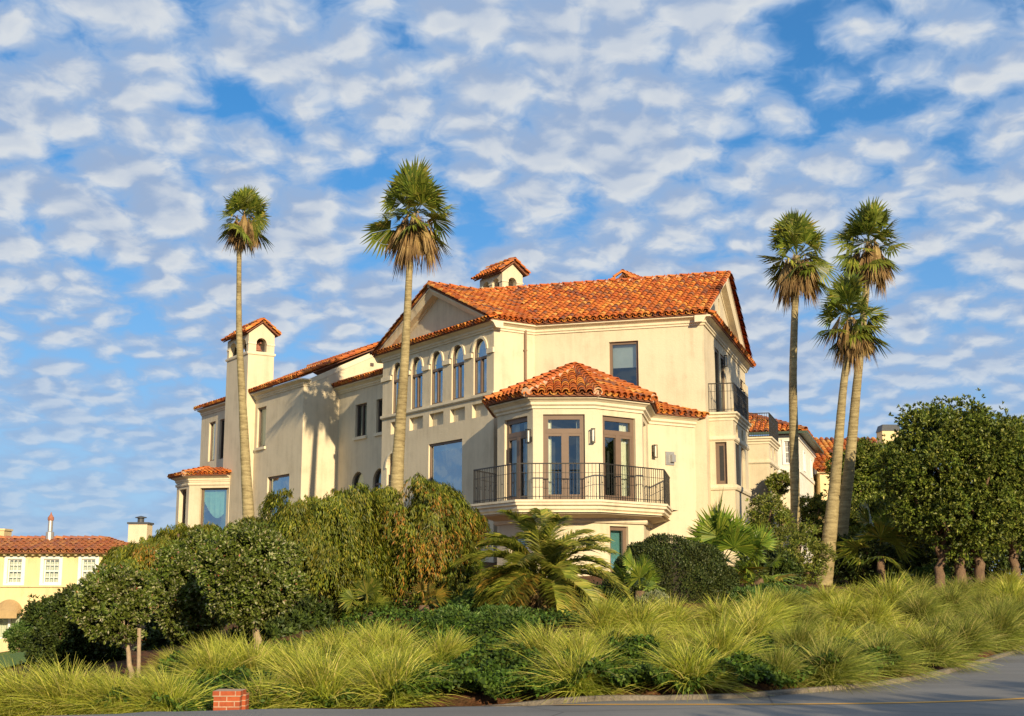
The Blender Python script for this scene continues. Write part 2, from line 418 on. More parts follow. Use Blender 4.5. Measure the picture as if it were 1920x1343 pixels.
def railing(parent, path, z, h=1.05, sp=.11, name='railing', end=True):
    m = MB(); P = [Vector((a, b, 0)) for a, b in path]
    sweep(m, path, z+h, [(-.022, 0), (-.022, -.035), (.022, -.035), (.022, 0)]); sweep(m, path, z+.11, [(-.012, 0), (-.012, -.02), (.012, -.02), (.012, 0)])
    sweep(m, path, z+h-.30, [(-.006, 0), (-.006, -.014), (.006, -.014), (.006, 0)])
    for a, b in zip(P, P[1:]):
        L = (b-a).length; n = max(1, round(L/sp)); u = (b-a)/n; dn = u.normalized(); sd = Vector((dn.y, -dn.x, 0))
        for i in range(n+1):
            q = a+u*i; t = .016 if i in (0, n) else .0075
            m.box8([q+dn*x+sd*y+Vector((0, 0, zz)) for zz in (z, z+h-.034) for x, y in ((-t, -t), (t, -t), (t, t), (-t, t))])
            if 0 < i < n and i % 3 == 1:
                m.box8([q+dn*x+sd*y+Vector((0, 0, zz)) for zz in (z+h*.45, z+h*.45+.04) for x, y in ((-.016, -.016), (.016, -.016), (.016, .016), (-.016, .016))])
    return m.build(name, M['iron'], parent)
# ------------------------------------------------------------------ THE HOUSE
al = R(56.5); f1 = Vector((math.cos(al), -math.sin(al))); f2 = Vector((math.sin(al), math.cos(al)))
be = R(17.6); e1 = Vector((math.cos(be), -math.sin(be))); e2 = Vector((math.sin(be), math.cos(be)))
def ondir(p, d, px):     # walk from plan point p along d until the image column px (at mid height) is met
    k = (px-960)/2436.0; t = (k*p[1]-p[0])/(d[0]-k*d[1]); return Vector((p[0]+d[0]*t, p[1]+d[1]*t))
def angdir(deg): return Vector((math.cos(R(deg)), -math.sin(R(deg))))
V1 = Vector(((1000-960)/2436*41, 41.0)); V2 = ondir(V1, angdir(1.5), 1116); V3 = ondir(V2, angdir(-38), 1209); V4 = ondir(V3, angdir(-80), 1220)
V0 = ondir(V1, angdir(60), 932); VB = V0+Vector((.25, 3.2))
EX = ondir(V4, f2, 1309); RC = ondir(EX, e1, 1331.5); PJ = ondir(EX, e1, 1004)
FC = ondir(PJ, f2, 925); GC = ondir(FC, f1, 718)
FA = Fr(FC.x, FC.y, f1.x, f1.y)              # arched facade, u<0 to the left
FA2 = Fr(FC.x, FC.y, f2.x, f2.y)             # its return wall
FM = Fr(RC.x, RC.y, e1.x, e1.y)              # main wall, u<0 to the left
FS = Fr(RC.x, RC.y, e2.x, e2.y)              # right side wall
HB = (0, 44, 0)
house = empty('house', HB, 'large cream stucco villa with orange tile roofs, bell chimneys and bay balcony', 'house')
Z0 = -2.4
ZE = 9.55                                     # wall top (measured)
uA = lambda px, py=700: FA.hit(px, py)[0]
AW = -uA(718)                                 # width of the arched facade
uPJ = (PJ-RC).dot(e1); LM = 11.0; DM = 11.6   # main wing
# ---- main wing walls
mw = MB(); wz = FM.hit(1170, 640)[1], FM.hit(1170, 731)[1]
wu = FM.hit(1142.5, 700)[0], FM.hit(1197.5, 700)[0]
hw = archloop(wu[0], wu[1], wz[1], wz[0])
wall(mw, FM, [(uPJ, Z0), (0, Z0), (0, ZE), (uPJ, ZE)], [hw])
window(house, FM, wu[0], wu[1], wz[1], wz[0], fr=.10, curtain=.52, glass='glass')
OH = .38; SLM = .458; hd = DM/2; ZR = ZE+SLM*hd+.1
# side wall with its openings
d1 = (FS.hit(1340.8, 700)[0], FS.hit(1349, 700)[0]); d2 = (FS.hit(1351.6, 700)[0], FS.hit(1360, 700)[0])
ztb = FS.hit(1384, 772, .9)[1]
zdt = FS.hit(1344, 655)[1]
w3 = (FS.hit(1388, 715)[0], FS.hit(1394, 715)[0]); w4 = (FS.hit(1397, 725)[0], FS.hit(1402.5, 725)[0]); wz3 = (FS.hit(1391, 728)[1], FS.hit(1391, 713)[1])
hs = [archloop(d1[0], d1[1], ztb+.05, zdt), archloop(d2[0], d2[1], ztb+.05, zdt), archloop(w3[0], w3[1], *wz3), archloop(w4[0], w4[1], *wz3)]
wall(mw, FS, [(0, Z0), (DM, Z0), (DM, ZE), (0, ZE)], hs)
for h in hs[:2]: window(house, FS, h[0][0], h[1][0], h[0][1], h[2][1], fr=.08, curtain=.95, name='door', depth=.1)
for h in hs[2:]: window(house, FS, h[0][0], h[1][0], h[0][1], h[2][1], fr=.06, mat='darkframe', depth=.1)
# hidden back and left walls
b0 = FS(DM, 0, 0); 
FMb = Fr(b0.x, b0.y, -e1.x, -e1.y); wall(mw, FMb, [(0, Z0), (LM, Z0), (LM, ZE), (0, ZE)], [])
l0 = FM(-LM, -DM, 0); FL_ = Fr(l0.x, l0.y, -e2.x, -e2.y); wall(mw, FL_, [(0, Z0), (DM/2, Z0), (DM/2, ZR), (0, ZE)], [])
# gable wall above the pent row, set back, with oval vent
gz = ZE+.42
ov = [(hd+.26*math.cos(t), ZE+1.55+.42*math.sin(t)) for t in [2*math.pi*i/16 for i in range(16)]]
wall(mw, FS, [(.45, gz-.35), (DM-.45, gz-.35), (DM-.45, gz-.05), (hd, ZR-.18), (.45, gz-.05)], [ov], w=-.25, depth=.2)
mw.build('wall', M['stucco'], house)
vt = MB(); vt.poly([FS(hd-.5, -.44, ZE+1), FS(hd+.5, -.44, ZE+1), FS(hd+.5, -.44, ZE+2.1), FS(hd-.5, -.44, ZE+2.1)])
for k in range(6): vt.box(FS, hd-.3, hd+.3, -.42, -.36, ZE+1.18+k*.13, ZE+1.22+k*.13)
vt.build('vent', M['darkframe'], house)

# ---- main roof and the arched wing's roof (their valley is found from the two slopes)
rt = MB(); ru = MB(); mo = True
def cap_rc(A, B, r=.135, L=.36, mort=None):
    k_ = MB(); m_k = MB() if mort else None; caps(k_, A, B, r=r, L=L, mort=m_k); o_k = k_.build('ridge_tiles', M['cap'], house)
    if mort: m_k.build('ridge_mortar', M['mortar'], o_k)
zeav = ZE+.10; zrid = zeav+(hd+OH)*SLM; e_l, e_r = -LM, .18
OA = .34; SLA = .45; ZRA = zeav+(AW/2+OA)*SLA
def z_main(q): w_ = (Vector((q.x, q.y, 0))-FM.o).dot(FM.W); return zrid-abs(w_+hd)*SLM
def z_arch(q): u_ = (Vector((q.x, q.y, 0))-FA.o).dot(FA.U); return ZRA-abs(u_+AW/2)*SLA
def in_arch(q): u_ = (Vector((q.x, q.y, 0))-FA.o).dot(FA.U); return u_ < OA
roof_plane(rt, ru, [FM(uPJ-.9, OH, zeav), FM(e_r, OH, zeav), FM(e_r, -hd, zrid), FM(e_l, -hd, zrid)], clip=lambda q: not (in_arch(q) and z_arch(q) > z_main(q)))
roof_plane(rt, ru, [FM(e_r, -DM-OH, zeav), FM(e_l, -DM-OH, zeav), FM(e_l, -hd, zrid), FM(e_r, -hd, zrid)], sp=.5, cr=.7, r=.2)
cap_rc(FM(e_l, -hd, zrid+.05), FM(e_r, -hd, zrid+.05), r=.115, L=.5, mort=mo)
cap_rc(FM(e_r, OH, zeav+.07), FM(e_r, -hd, zrid+.07), r=.12)
cap_rc(FM(e_r, -DM-OH, zeav+.07), FM(e_r, -hd, zrid+.07), r=.12)
# pent row of tiles on the side cornice
roof_plane(rt, ru, [FS(-.1, OH, zeav-.06), FS(DM+.3, OH, zeav-.06), FS(DM+.3, -.24, zeav+.24), FS(-.1, -.24, zeav+.24)], cr=.34)
# arched wing roof: ridge runs back along f2
def GA(u, d, z): return FA(u, -d, z)          # d = depth behind the facade
ua, ub, uc = -AW-OA, OA, -AW/2
roof_plane(rt, ru, [GA(ub, -.30, zeav), GA(ub, 7.0, zeav), GA(uc, 10.5, ZRA), GA(uc, -.30, ZRA)], clip=lambda q: z_arch(q) > z_main(q)-.02)
roof_plane(rt, ru, [GA(ua, 9, zeav), GA(ua, -.30, zeav), GA(uc, -.30, ZRA), GA(uc, 9, ZRA)])
cap_rc(GA(uc, -.32, ZRA+.05), GA(uc, 7.6, ZRA+.05), r=.115, L=.5, mort=mo)
cap_rc(GA(ub, -.26, zeav+.07), GA(uc, -.26, ZRA+.07), r=.12); cap_rc(GA(ua, -.26, zeav+.07), GA(uc, -.26, ZRA+.07), r=.12)
roof_plane(rt, ru, [GA(ua+.05, -.36, zeav-.06), GA(ub-.05, -.36, zeav-.06), GA(ub-.05, .24, zeav+.20), GA(ua+.05, .24, zeav+.20)], cr=.34)
# dark metal valley between both roofs
vl = []
for k in range(40):
    q = FM(-LM+k*.28, 0, 0)
    lo_, hi_ = -hd, OH; best = None
    for j in range(60):
        w_ = lo_+(hi_-lo_)*j/59; p = FM(-LM+k*.28, w_, 0)
        dlt = abs(z_main(p)-z_arch(p))
        if best is None or dlt < best[0]: best = (dlt, p)
    if best[0] < .06: vl.append(Vector((best[1].x, best[1].y, z_main(best[1])+.13)))
if len(vl) > 3:
    vm = MB(); a_, b_ = vl[2], vl[-1]; vm.tube([a_, (a_+b_)/2, b_], .055, 6); vm.build('valley_flashing', M['sootmetal'], house)
# small roof showing over the ridge
sm = [at(1140, 530, 58), at(1167, 512, 58), at(1198, 530, 58)]
bk = Vector((1.4, 2.0, 0))
for a_, b_ in ((sm[0], sm[1]), (sm[1], sm[2])): roof_plane(rt, ru, [a_-Vector((0, 0, .3)), b_, b_+bk, a_+bk-Vector((0, 0, .3))] if a_.z < b_.z else [b_-Vector((0, 0, .3)), b_+bk-Vector((0, 0, .3)), a_+bk, a_], sp=.24)
cap_rc(sm[0]-Vector((0, 0, .1)), sm[1]); cap_rc(sm[2]-Vector((0, 0, .1)), sm[1]); cap_rc(sm[1], sm[1]+bk)
# ---- arched facade
aw = MB(); holes = []; wins = []
ZS = 6.97
for k in range(5):
    ur = -.50-1.63*k; holes.append(archloop(ur-.93, ur, ZS, 9.10, True)); wins.append((ur-.93, ur))
bigA = (-4.82, -2.24, 2.9, 5.40)
holes.append(archloop(*bigA)); lowA = (-8.35, -7.15, 2.6, 5.30); holes.append(archloop(*lowA, True))
for a_, b_ in wins: holes.append(archloop(a_-.10, b_+.08, 6.10, 6.62))      # recessed panels under the sill
wall(aw, FA, [(-AW, Z0), (0, Z0), (0, ZE), (-AW, ZE)], holes, depth=.24)
for a_, b_ in wins: aw.poly([FA(a_-.10, -.16, 6.10), FA(b_+.08, -.16, 6.10), FA(b_+.08, -.16, 6.62), FA(a_-.10, -.16, 6.62)])
# gable triangle set back
aw.poly([FA(-AW, -.18, ZE), FA(0, -.18, ZE), FA(uc, -.18, ZRA-.12)])
# return wall between the arched facade and the main wall
rl = (PJ-FC).length
wall(aw, FA2, [(0, Z0), (rl+.3, Z0), (rl+.3, ZE), (0, ZE)], [])
g0 = FA(-AW, -8, 0); FG = Fr(g0.x, g0.y, -f2.x, -f2.y); wall(aw, FG, [(0, Z0), (8, Z0), (8, ZE), (0, ZE)], [])
aw.build('wall', M['stucco'], house)
for k, (a_, b_) in enumerate(wins):
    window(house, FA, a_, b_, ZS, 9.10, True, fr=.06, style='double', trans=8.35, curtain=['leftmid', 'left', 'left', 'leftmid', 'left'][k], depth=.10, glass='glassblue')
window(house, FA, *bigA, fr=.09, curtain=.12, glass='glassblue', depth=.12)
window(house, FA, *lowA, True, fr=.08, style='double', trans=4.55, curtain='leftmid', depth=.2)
tr = MB()
def archivolt(F, u0, u1, z0, z1, t=.10, w=.05, base=None):
    r = (u1-u0)/2; zs = z1-r; c = (u0+u1)/2; n = 14
    o_ = [(c+(r+t)*math.cos(math.pi*i/n), zs+(r+t)*math.sin(math.pi*i/n)) for i in range(n+1)]
    i_ = [(c+(r-.002)*math.cos(math.pi*i/n), zs+(r-.002)*math.sin(math.pi*i/n)) for i in range(n+1)]
    vs = [F(a, w, b) for a, b in o_]+[F(a, w, b) for a, b in i_]+[F(a, -.02, b) for a, b in i_]+[F(a, -.02, b) for a, b in o_]; m_ = n+1; fs = []
    for i in range(n): fs += [(i, m_+i, m_+i+1, i+1), (m_+i, 2*m_+i, 2*m_+i+1, m_+i+1), (i, i+1, 3*m_+i+1, 3*m_+i)]
    tr.add(vs, fs)
for a_, b_ in wins: archivolt(FA, a_, b_, ZS, 9.10)
archivolt(FA, lowA[0], lowA[1], lowA[2], lowA[3])
edges = [0]+[x for a_, b_ in wins for x in (b_, a_)]+[-AW]
for i in range(0, 12, 2):     # pilasters with impost capitals
    p1, p0 = edges[i], edges[i+1]
    x0, x1 = (p0+.10, p1-.10) if i not in (0, 10) else ((p0+.12, p1) if i == 0 else (p0, p1-.12))
    tr.box(FA, x0-.04, x1+.04, -.03, .075, 8.43, 8.60); tr.box(FA, x0, x1, -.03, .05, 8.60, 8.63)
sweep(tr, [FA(-AW-.02, 0, 0).to_2d(), FA(0, 0, 0).to_2d(), FA2(.25, 0, 0).to_2d()], ZS, [(-.02, -.02), (-.02, -.17), (.05, -.17), (.09, -.12), (.09, -.02)])
# cornices
CN = [(-.02, 0), (-.02, -.32), (.05, -.32), (.05, -.26), (.10, -.23), (.10, -.15), (.20, -.09), (.30, -.06), (.30, 0)]
p2 = lambda F, u, w_=0: F(u, w_, 0).to_2d()
sweep(tr, [p2(FA, -AW-.02), p2(FA, 0), PJ.to_2d(), p2(FM, 0), p2(FS, DM)], zeav-.05, CN)
# cream soffits and raking mouldings under the gable overhangs
for (a_, b_, F_, wa, wb) in ((.0, hd, FS, .17, -.26), (DM, hd, FS, .17, -.26)):
    za, zb_ = zeav-.075, zrid-.10
    A1, B1_ = F_(a_-(OH if a_ == 0 else -OH), wa, za), F_(b_, wa, zb_); A2, B2_ = F_(a_-(OH if a_ == 0 else -OH), wb, za), F_(b_, wb, zb_); dz = Vector((0, 0, .06))
    tr.box8([A1-dz, B1_-dz, B2_-dz, A2-dz, A1, B1_, B2_, A2]); dz = Vector((0, 0, .24)); d1_ = F_.W*.12; d0_ = F_.W*.02
    tr.box8([A1-dz-d1_, B1_-dz-d1_, B2_-dz, A2-dz, A1-Vector((0, 0, .062))-d0_, B1_-Vector((0, 0, .062))-d0_, B2_-Vector((0, 0, .062)), A2-Vector((0, 0, .062))])
for a_ in (OA, -AW-OA):
    za, zb_ = zeav-.075, ZRA-.10
    A1, B1_, A2, B2_ = FA(a_, .28, za), FA(uc, .28, zb_), FA(a_, -.2, za), FA(uc, -.2, zb_); dz = Vector((0, 0, .06))
    tr.box8([A1-dz, B1_-dz, B2_-dz, A2-dz, A1, B1_, B2_, A2]); k_ = Vector((0, 0, .062)); dz = Vector((0, 0, .26))
    tr.box8([A1-dz-FA.W*.16, B1_-dz-FA.W*.16, B2_-dz, A2-dz, A1-k_-FA.W*.03, B1_-k_-FA.W*.03, B2_-k_, A2-k_])
# raking trim under the side gable
for a_, b_ in ((.5, hd), (DM-.5, hd)):
    A_, B_ = FS(a_, -.21, gz+.12), FS(b_, -.21, ZR-.05); d_ = (B_-A_)
    tr.box8([A_-Vector((0, 0, .28)), B_-Vector((0, 0, .28)), B_-Vector((0, 0, .28))-FS.W*.1, A_-Vector((0, 0, .28))-FS.W*.1, A_, B_, B_-FS.W*.1, A_-FS.W*.1])
for a_ in (0, -AW):
    A_, B_ = FA(a_, -.14, ZE+.02), FA(uc, -.14, ZRA-.10); dz = Vector((0, 0, .30))
    tr.box8([A_-dz, B_-dz, B_-dz-FA.W*.1, A_-dz-FA.W*.1, A_, B_, B_-FA.W*.1, A_-FA.W*.1])
# downpipe on the return wall
dp = MB(); up_ = FA2.hit(983.5, 680)[0]; dp.tube([FA2(up_, .07, 2), FA2(up_, .07, ZE-.15)], .05, 8)
for z in (8.6, 7.2, 5.8): dp.box(FA2, up_-.07, up_+.07, .0, .09, z, z+.05)
dp.build('downpipe', M['pipe'], house)
# ---- bay with the balcony
bz = 5.78; bp = [VB, V0, V1, V2, V3, V4]
bw = MB(); BF = [Fr(a.x, a.y, (b-a).x, (b-a).y) for a, b in zip(bp, bp[1:])]; BL = [(b-a).length for a, b in zip(bp, bp[1:])]
zdoor, zfl = BF[2].hit(1060, 777)[1], 2.42
ztr = BF[2].hit(1060, 809)[1]
dr = {1: (946, 989), 2: (1018.5, 1097), 3: (1130.5, 1192), 4: (1210.6, 1216.5)}
for i, (F_, L_) in enumerate(zip(BF, BL)):
    hs_ = []
    if i in dr:
        a_, b_ = F_.hit(dr[i][0], 850)[0], F_.hit(dr[i][1], 850)[0]
        if i == 4: a_, b_ = L_*.2, L_*.62
        hs_ = [archloop(a_, b_, zfl, zdoor)]
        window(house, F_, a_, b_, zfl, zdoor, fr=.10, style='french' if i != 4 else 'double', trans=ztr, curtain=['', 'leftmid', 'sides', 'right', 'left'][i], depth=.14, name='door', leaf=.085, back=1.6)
    if i == 2: low = (F_.hit(1143, 1000)[0], F_.hit(1178, 1000)[0])
    if i == 3:
        a_, b_ = F_.hit(1143.5, 1000)[0], F_.hit(1178, 1000)[0]; zt_ = F_.hit(1160, 987)[1]
        hs_.append(archloop(a_, b_, zt_-1.5, zt_)); window(house, F_, a_, b_, zt_-1.5, zt_, fr=.13, curtain=.9, glass='glassblue')
    if i == 1:
        hs_.append(archloop(L_*.35, L_*.85, -.6, 1.45)); window(house, F_, L_*.35, L_*.85, -.6, 1.45, fr=.09, curtain='left')
    wall(bw, F_, [(0, Z0), (L_, Z0), (L_, bz), (0, bz)], hs_)
# extension wall to the right of the bay
FE = Fr(V4.x, V4.y, f2.x, f2.y); LE = (EX-V4).length
ah = (FE.hit(1221, 1000)[0], FE.hit(1279, 1000)[0]); 
za_ = 1.28
wall(bw, FE, [(0, Z0), (LE+.3, Z0), (LE+.3, bz), (0, bz)], [archloop(.08, min(LE-.1, 1.6), Z0+.05, za_, True, fl=.45)], depth=.5)
bw.poly([FE(0, -.5, Z0), FE(1.7, -.5, Z0), FE(1.7, -.5, 1.5), FE(0, -.5, 1.5)])
bw.build('wall', M['stucco'], house)
bc = [(-.02, 0), (-.02, -.34), (.05, -.34), (.05, -.27), (.12, -.22), (.12, -.14), (.20, -.08), (.28, -.05), (.28, 0)]
sweep(tr, [VB, V0, V1, V2, V3, V4, EX], bz+.06, bc)
sweep(tr, [VB, V0, V1, V2, V3, V4], 2.0, [(-.02, 0), (-.02, -.16), (.08, -.16), (.12, -.1), (.12, 0)])
# bay roof: faces rise to one peak
apx = at(1078, 692, 44.6); OB = .40; zbe = bz+.12
mt = mitre([VB, V0, V1, V2, V3, V4]); E_ = [Vector((p.x+m.x*OB, p.y+m.y*OB, zbe)) for p, m in mt]
q4 = E_[5]; 
bt = MB(); bcap = MB()
back = apx+Vector((e2.x, e2.y, 0))*3.6
for i in range(5):
    if i == 0: roof_plane(bt, ru, [E_[0], E_[1], apx, back], r=.125, sp=.27)
    elif i == 4: roof_plane(bt, ru, [E_[4], q4+Vector((0, .3, 0)), back, apx], r=.125, sp=.27)
    else: roof_plane(bt, ru, [E_[i], E_[i+1], apx], r=.125, sp=.27)
def cap_part(A, B, r=.135):
    k_ = MB(); m_k = MB(); caps(k_, A, B, r=r, mort=m_k); m_k.build('ridge_mortar', M['mortar'], k_.build('ridge_tiles', M['cap'], house))
for i in (1, 2, 3, 4): cap_part(E_[i]+Vector((0, 0, .10)), apx+Vector((0, 0, .10)), .14)
cap_part(apx+Vector((0, 0, .08)), back+Vector((0, 0, .08)))
# extension roof leaning on the main wall
xe0, xe1 = FE(.0, .36, zbe-.03), FE(LE+.25, .36, zbe-.03)
roof_plane(bt, ru, [xe0, xe1, FE(LE+.25, .05, zbe+.14), FE(0.0, -1.9, zbe+.85)], r=.125, sp=.27)
bt.build('roof', M['tile'], house)
# balcony
B1, B2 = V1+Vector((-.52, -1.1)), V2+Vector((.30, -1.1))
B1 = BF[2].hit(969, 937, 1.12)[0]; B2 = BF[2].hit(1125, 937, 1.12)[0]
B1 = BF[2](B1, 1.12, 0).to_2d(); B2 = BF[2](B2, 1.12, 0).to_2d()
B0 = ondir(B1, angdir(60), 888); B3 = ondir(B2, angdir(-46), 1249); B4 = ondir(B3, angdir(-80), 1261); BB = B0+Vector((.9, 2.2))
zb = 2.50
bs = MB(); path = [BB, B0, B1, B2, B3, B4, Vector(FE(LE*.7, -.1, 0).to_2d())]
sweep(bs, path, zb, [(-.35, 0), (-.35, -.42), (-.10, -.42), (-.10, -.33), (-.02, -.28), (-.02, -.20), (.06, -.16), (.06, -.09), (.10, -.07), (.10, 0)])
bs.add([(p.x, p.y, zb-.02) for p in path]+[(p.x, p.y, zb-.38) for p in path], [tuple(range(7)), tuple(range(13, 6, -1))])
bal = bs.build('balcony', M['trim'], house)
railing(bal, [tuple(p) for p in path[:-1]], zb, 1.14, .115)
# sloping corbel under the balcony
co = MB(); mt2 = mitre([V0, V1, V2, V3, V4]); vs = [];
pin = [V0, V1, V2, V3, V4]; pout = [B0, B1, B2, B3, B4]
for a_, b_ in zip(pin, pout): vs += [(a_.x, a_.y, 1.95), (b_.x*.85+a_.x*.15, b_.y*.85+a_.y*.15, zb-.40)]
co.add(vs, [(2*i, 2*i+2, 2*i+3, 2*i+1) for i in range(4)]); co.build('corbel', M['stucco'], house)
# wall lamps and the vent hood
def wall_lamp(F_, u, z, w0=0, h=.42):
    l = MB(); l.box(F_, u-.05, u+.05, w0, w0+.03, z+.04, z+.20)
    for dx in (-.055, .055):
        for dw in (.07, .18): l.box(F_, u+dx-.009, u+dx+.009, w0+dw-.009, w0+dw+.009, z, z+h)
    l.box(F_, u-.07, u+.07, w0+.055, w0+.195, z+h, z+h+.02); l.box(F_, u-.07, u+.07, w0+.055, w0+.195, z-.02, z); l.box(F_, u-.012, u+.012, w0+.02, w0+.07, z+.10, z+.13)
    o_ = l.build('wall_lamp', M['iron'], house)
    g_ = MB(); c_ = F_(u, w0+.125, z+.03); g_.lathe(c_, [(.035, 0), (.04, .05), (.04, h-.1), (.03, h-.06)], 8); g_.build('lamp_glass', M['lampglass'], o_)
zl = BF[2].hit(1060, 830)[1]
wall_lamp(BF[1], BL[1]-.10, zl, 0); wall_lamp(BF[2], BL[2]-.02, zl, 0)
wall_lamp(FE, FE.hit(1224, 858)[0], FE.hit(1224, 858)[1], 0)
wall_lamp(FS, FS.hit(1355, 685)[0], FS.hit(1355, 687)[1], 0)
wall_lamp(FA, FA.hit(755, 887)[0], FA.hit(755, 887)[1])
vh = MB(); u_, z_ = FE.hit(1247, 860); u2 = FE.hit(1263, 860)[0]
vh.box(FE, u_, u2, 0, .04, z_-.22, z_+.25); vh.box(FE, (u_+u2)/2, u2-.03, .04, .16, z_-.12, z_+.14); 
for k in range(5): vh.box(FE, u_+.04, (u_+u2)/2-.03, .04, .055, z_-.15+k*.07, z_-.12+k*.07)
vh.build('vent_hood', M['metal'], house)
# ---- recessed wall and left wing
lw = MB(); UK = -17.02; DR = 1.9
rh = [(-15.21, -14.03, 6.75, 8.32, False), (-13.05, -11.95, 6.75, 8.32, False), (-15.45, -14.15, 2.6, 5.10, True), (-13.3, -12.0, 2.6, 5.10, True)]
wall(lw, FA, [(UK, Z0), (-AW+.1, Z0), (-AW+.1, 9.28), (UK, 9.28)], [archloop(*h) for h in rh], w=-DR)
for h in rh[:2]: window(house, FA, *h[:4], w=-DR, style='double', mat='darkframe', fr=.07, curtain='full', sill=True)
for h in rh[2:]: window(house, FA, *h[:4], True, w=-DR, style='double', mat='darkframe', fr=.07, curtain='full', trans=4.4)
for h in rh[2:]:
    pass
k0 = FA(UK, 0, 0); FK = Fr(k0.x, k0.y, f2.x, f2.y)       # gable wall, u goes back
hk = 4.3; SLK = (11.55-9.6)/hk; zk = 9.70; zkr = zk+(hk+.3)*SLK
wall(lw, FK, [(0, Z0), (2*hk, Z0), (2*hk, ZE), (hk, zkr-.15), (0, ZE)], [])
UT = -23.04
lwh = [(-22.72, -21.56, 6.78, 8.86), (-21.13, -18.42, 2.3, 5.18)]
wall(lw, FA, [(-31, Z0), (UK, Z0), (UK, ZE), (-31, ZE)], [archloop(*h) for h in lwh]+[archloop(-29.72, -28.75, 6.62, 8.82), archloop(-28.1, -27.3, 6.62, 8.82)])
window(house, FA, *lwh[0], fr=.09, curtain='full', sill=True); window(house, FA, *lwh[1], fr=.10, curtain='left', glass='glassblue')
window(house, FA, -29.72, -28.75, 6.62, 8.82, fr=.08, curtain='left', glass='glassblue'); window(house, FA, -28.1, -27.3, 6.62, 8.82, fr=.08, mat='darkframe')
x0 = FA(-31, -2*hk, 0); wall(lw, Fr(x0.x, x0.y, -f2.x, -f2.y), [(0, Z0), (2*hk, Z0), (2*hk, ZE), (0, ZE)], [])
lw.build('wall', M['stucco'], house)
sweep(tr, [p2(FA, -31), p2(FA, UK), p2(FK, .25)], zk-.06, CN)
sweep(tr, [p2(FA, UK, -DR), p2(FA, -AW, -DR)], 9.36, CN)
A_, B_ = FK(0, .03, ZE+.0), FK(hk, .03, zkr-.13); dz = Vector((0, 0, .26)); tr.box8([A_-dz, B_-dz, B_-dz-FK.W*.06, A_-dz-FK.W*.06, A_, B_, B_-FK.W*.06, A_-FK.W*.06])
lt = rt
roof_plane(lt, ru, [FA(UT, .36, zk), FA(UK+.12, .36, zk), FA(UK+.12, -hk, zkr), FA(UT, -hk, zkr)])
roof_plane(lt, ru, [FA(UK+.12, -2*hk-.3, zk), FA(UT-3, -2*hk-.3, zk), FA(UT-3, -hk, zkr), FA(UK+.12, -hk, zkr)], sp=.5, cr=.7, r=.2)
cap_rc(FA(UT-3, -hk, zkr+.07), FA(UK+.14, -hk, zkr+.07), mort=mo); cap_rc(FA(UK+.14, .36, zk+.07), FA(UK+.14, -hk, zkr+.07), r=.13)
roof_plane(lt, ru, [FA(UK, -DR+.36, 9.40), FA(-AW, -DR+.36, 9.40), FA(-AW, -DR-.34, 9.72), FA(UK, -DR-.34, 9.72)])
roof_plane(lt, ru, [FA(-31.3, .36, zk), FA(-26, .36, zk), FA(-26, -.9, zk+.42), FA(-30.2, -.9, zk+.42)])
# small vent on the gable wall
vv = MB(); u_, z_ = FK.hit(697, 684); vv.box(FK, u_-.09, u_+.09, 0, .05, z_-.08, z_+.08); vv.build('vent', M['darkframe'], house)
# ---- ground floor bay at the far left
G1 = ondir(Vector((-17.1, 68.0)), angdir(11.5), 347); G1 = Vector((-17.1, 68.0)); G2 = G1+angdir(11.5)*2.3; G0 = ondir(G1, -Vector((f1.x, f1.y)), 324); GB = G0+Vector((f2.x, f2.y))*2.5+Vector((-.5, 1))
gp = [G0, G1, G2]; gbz = 5.45; zt_g = Fr(G1.x, G1.y, (G2-G1).x, (G2-G1).y).hit(390, 915)[1]; gw = MB()
for i, (a_, b_) in enumerate(zip([GB, G0, G1], [G0, G1, G2])):
    F_ = Fr(a_.x, a_.y, (b_-a_).x, (b_-a_).y); L_ = (b_-a_).length
    if i == 0: wall(gw, F_, [(0, Z0), (L_, Z0), (L_, gbz), (0, gbz)], []); continue
    ww_ = (.42, L_-.42) if i == 1 else (.62, L_-.05); zt_ = zt_g
    wall(gw, F_, [(0, Z0), (L_, Z0), (L_, gbz), (0, gbz)], [archloop(ww_[0], ww_[1], 1.6, zt_)])
    window(house, F_, ww_[0], ww_[1], 1.6, zt_, fr=.09, curtain='swag' if i == 2 else 'left', glass='glassblue', depth=.3)
    zc_ = zt_+.22; 
gw.build('wall', M['stucco'], house)
sweep(tr, [GB, G0, G1, G2], gbz+.06, CN); sweep(tr, [GB, G0, G1, G2], zt_g+.28, [(-.02, 0), (-.02, -.14), (.05, -.14), (.08, -.08), (.08, 0)])
mt3 = mitre([GB, G0, G1, G2]); E3 = [Vector((p.x+m.x*.42, p.y+m.y*.42, gbz+.10)) for p, m in mt3]
I3 = [Vector((p.x-m.x*1.2, p.y-m.y*1.2, gbz+.48)) for p, m in mt3]
g3 = MB()
for i in range(3): roof_plane(rt, ru, [E3[i], E3[i+1], I3[i+1], I3[i]])
cap_rc(E3[2]+Vector((0, 0, .08)), I3[2]+Vector((0, 0, .08)), mort=mo)
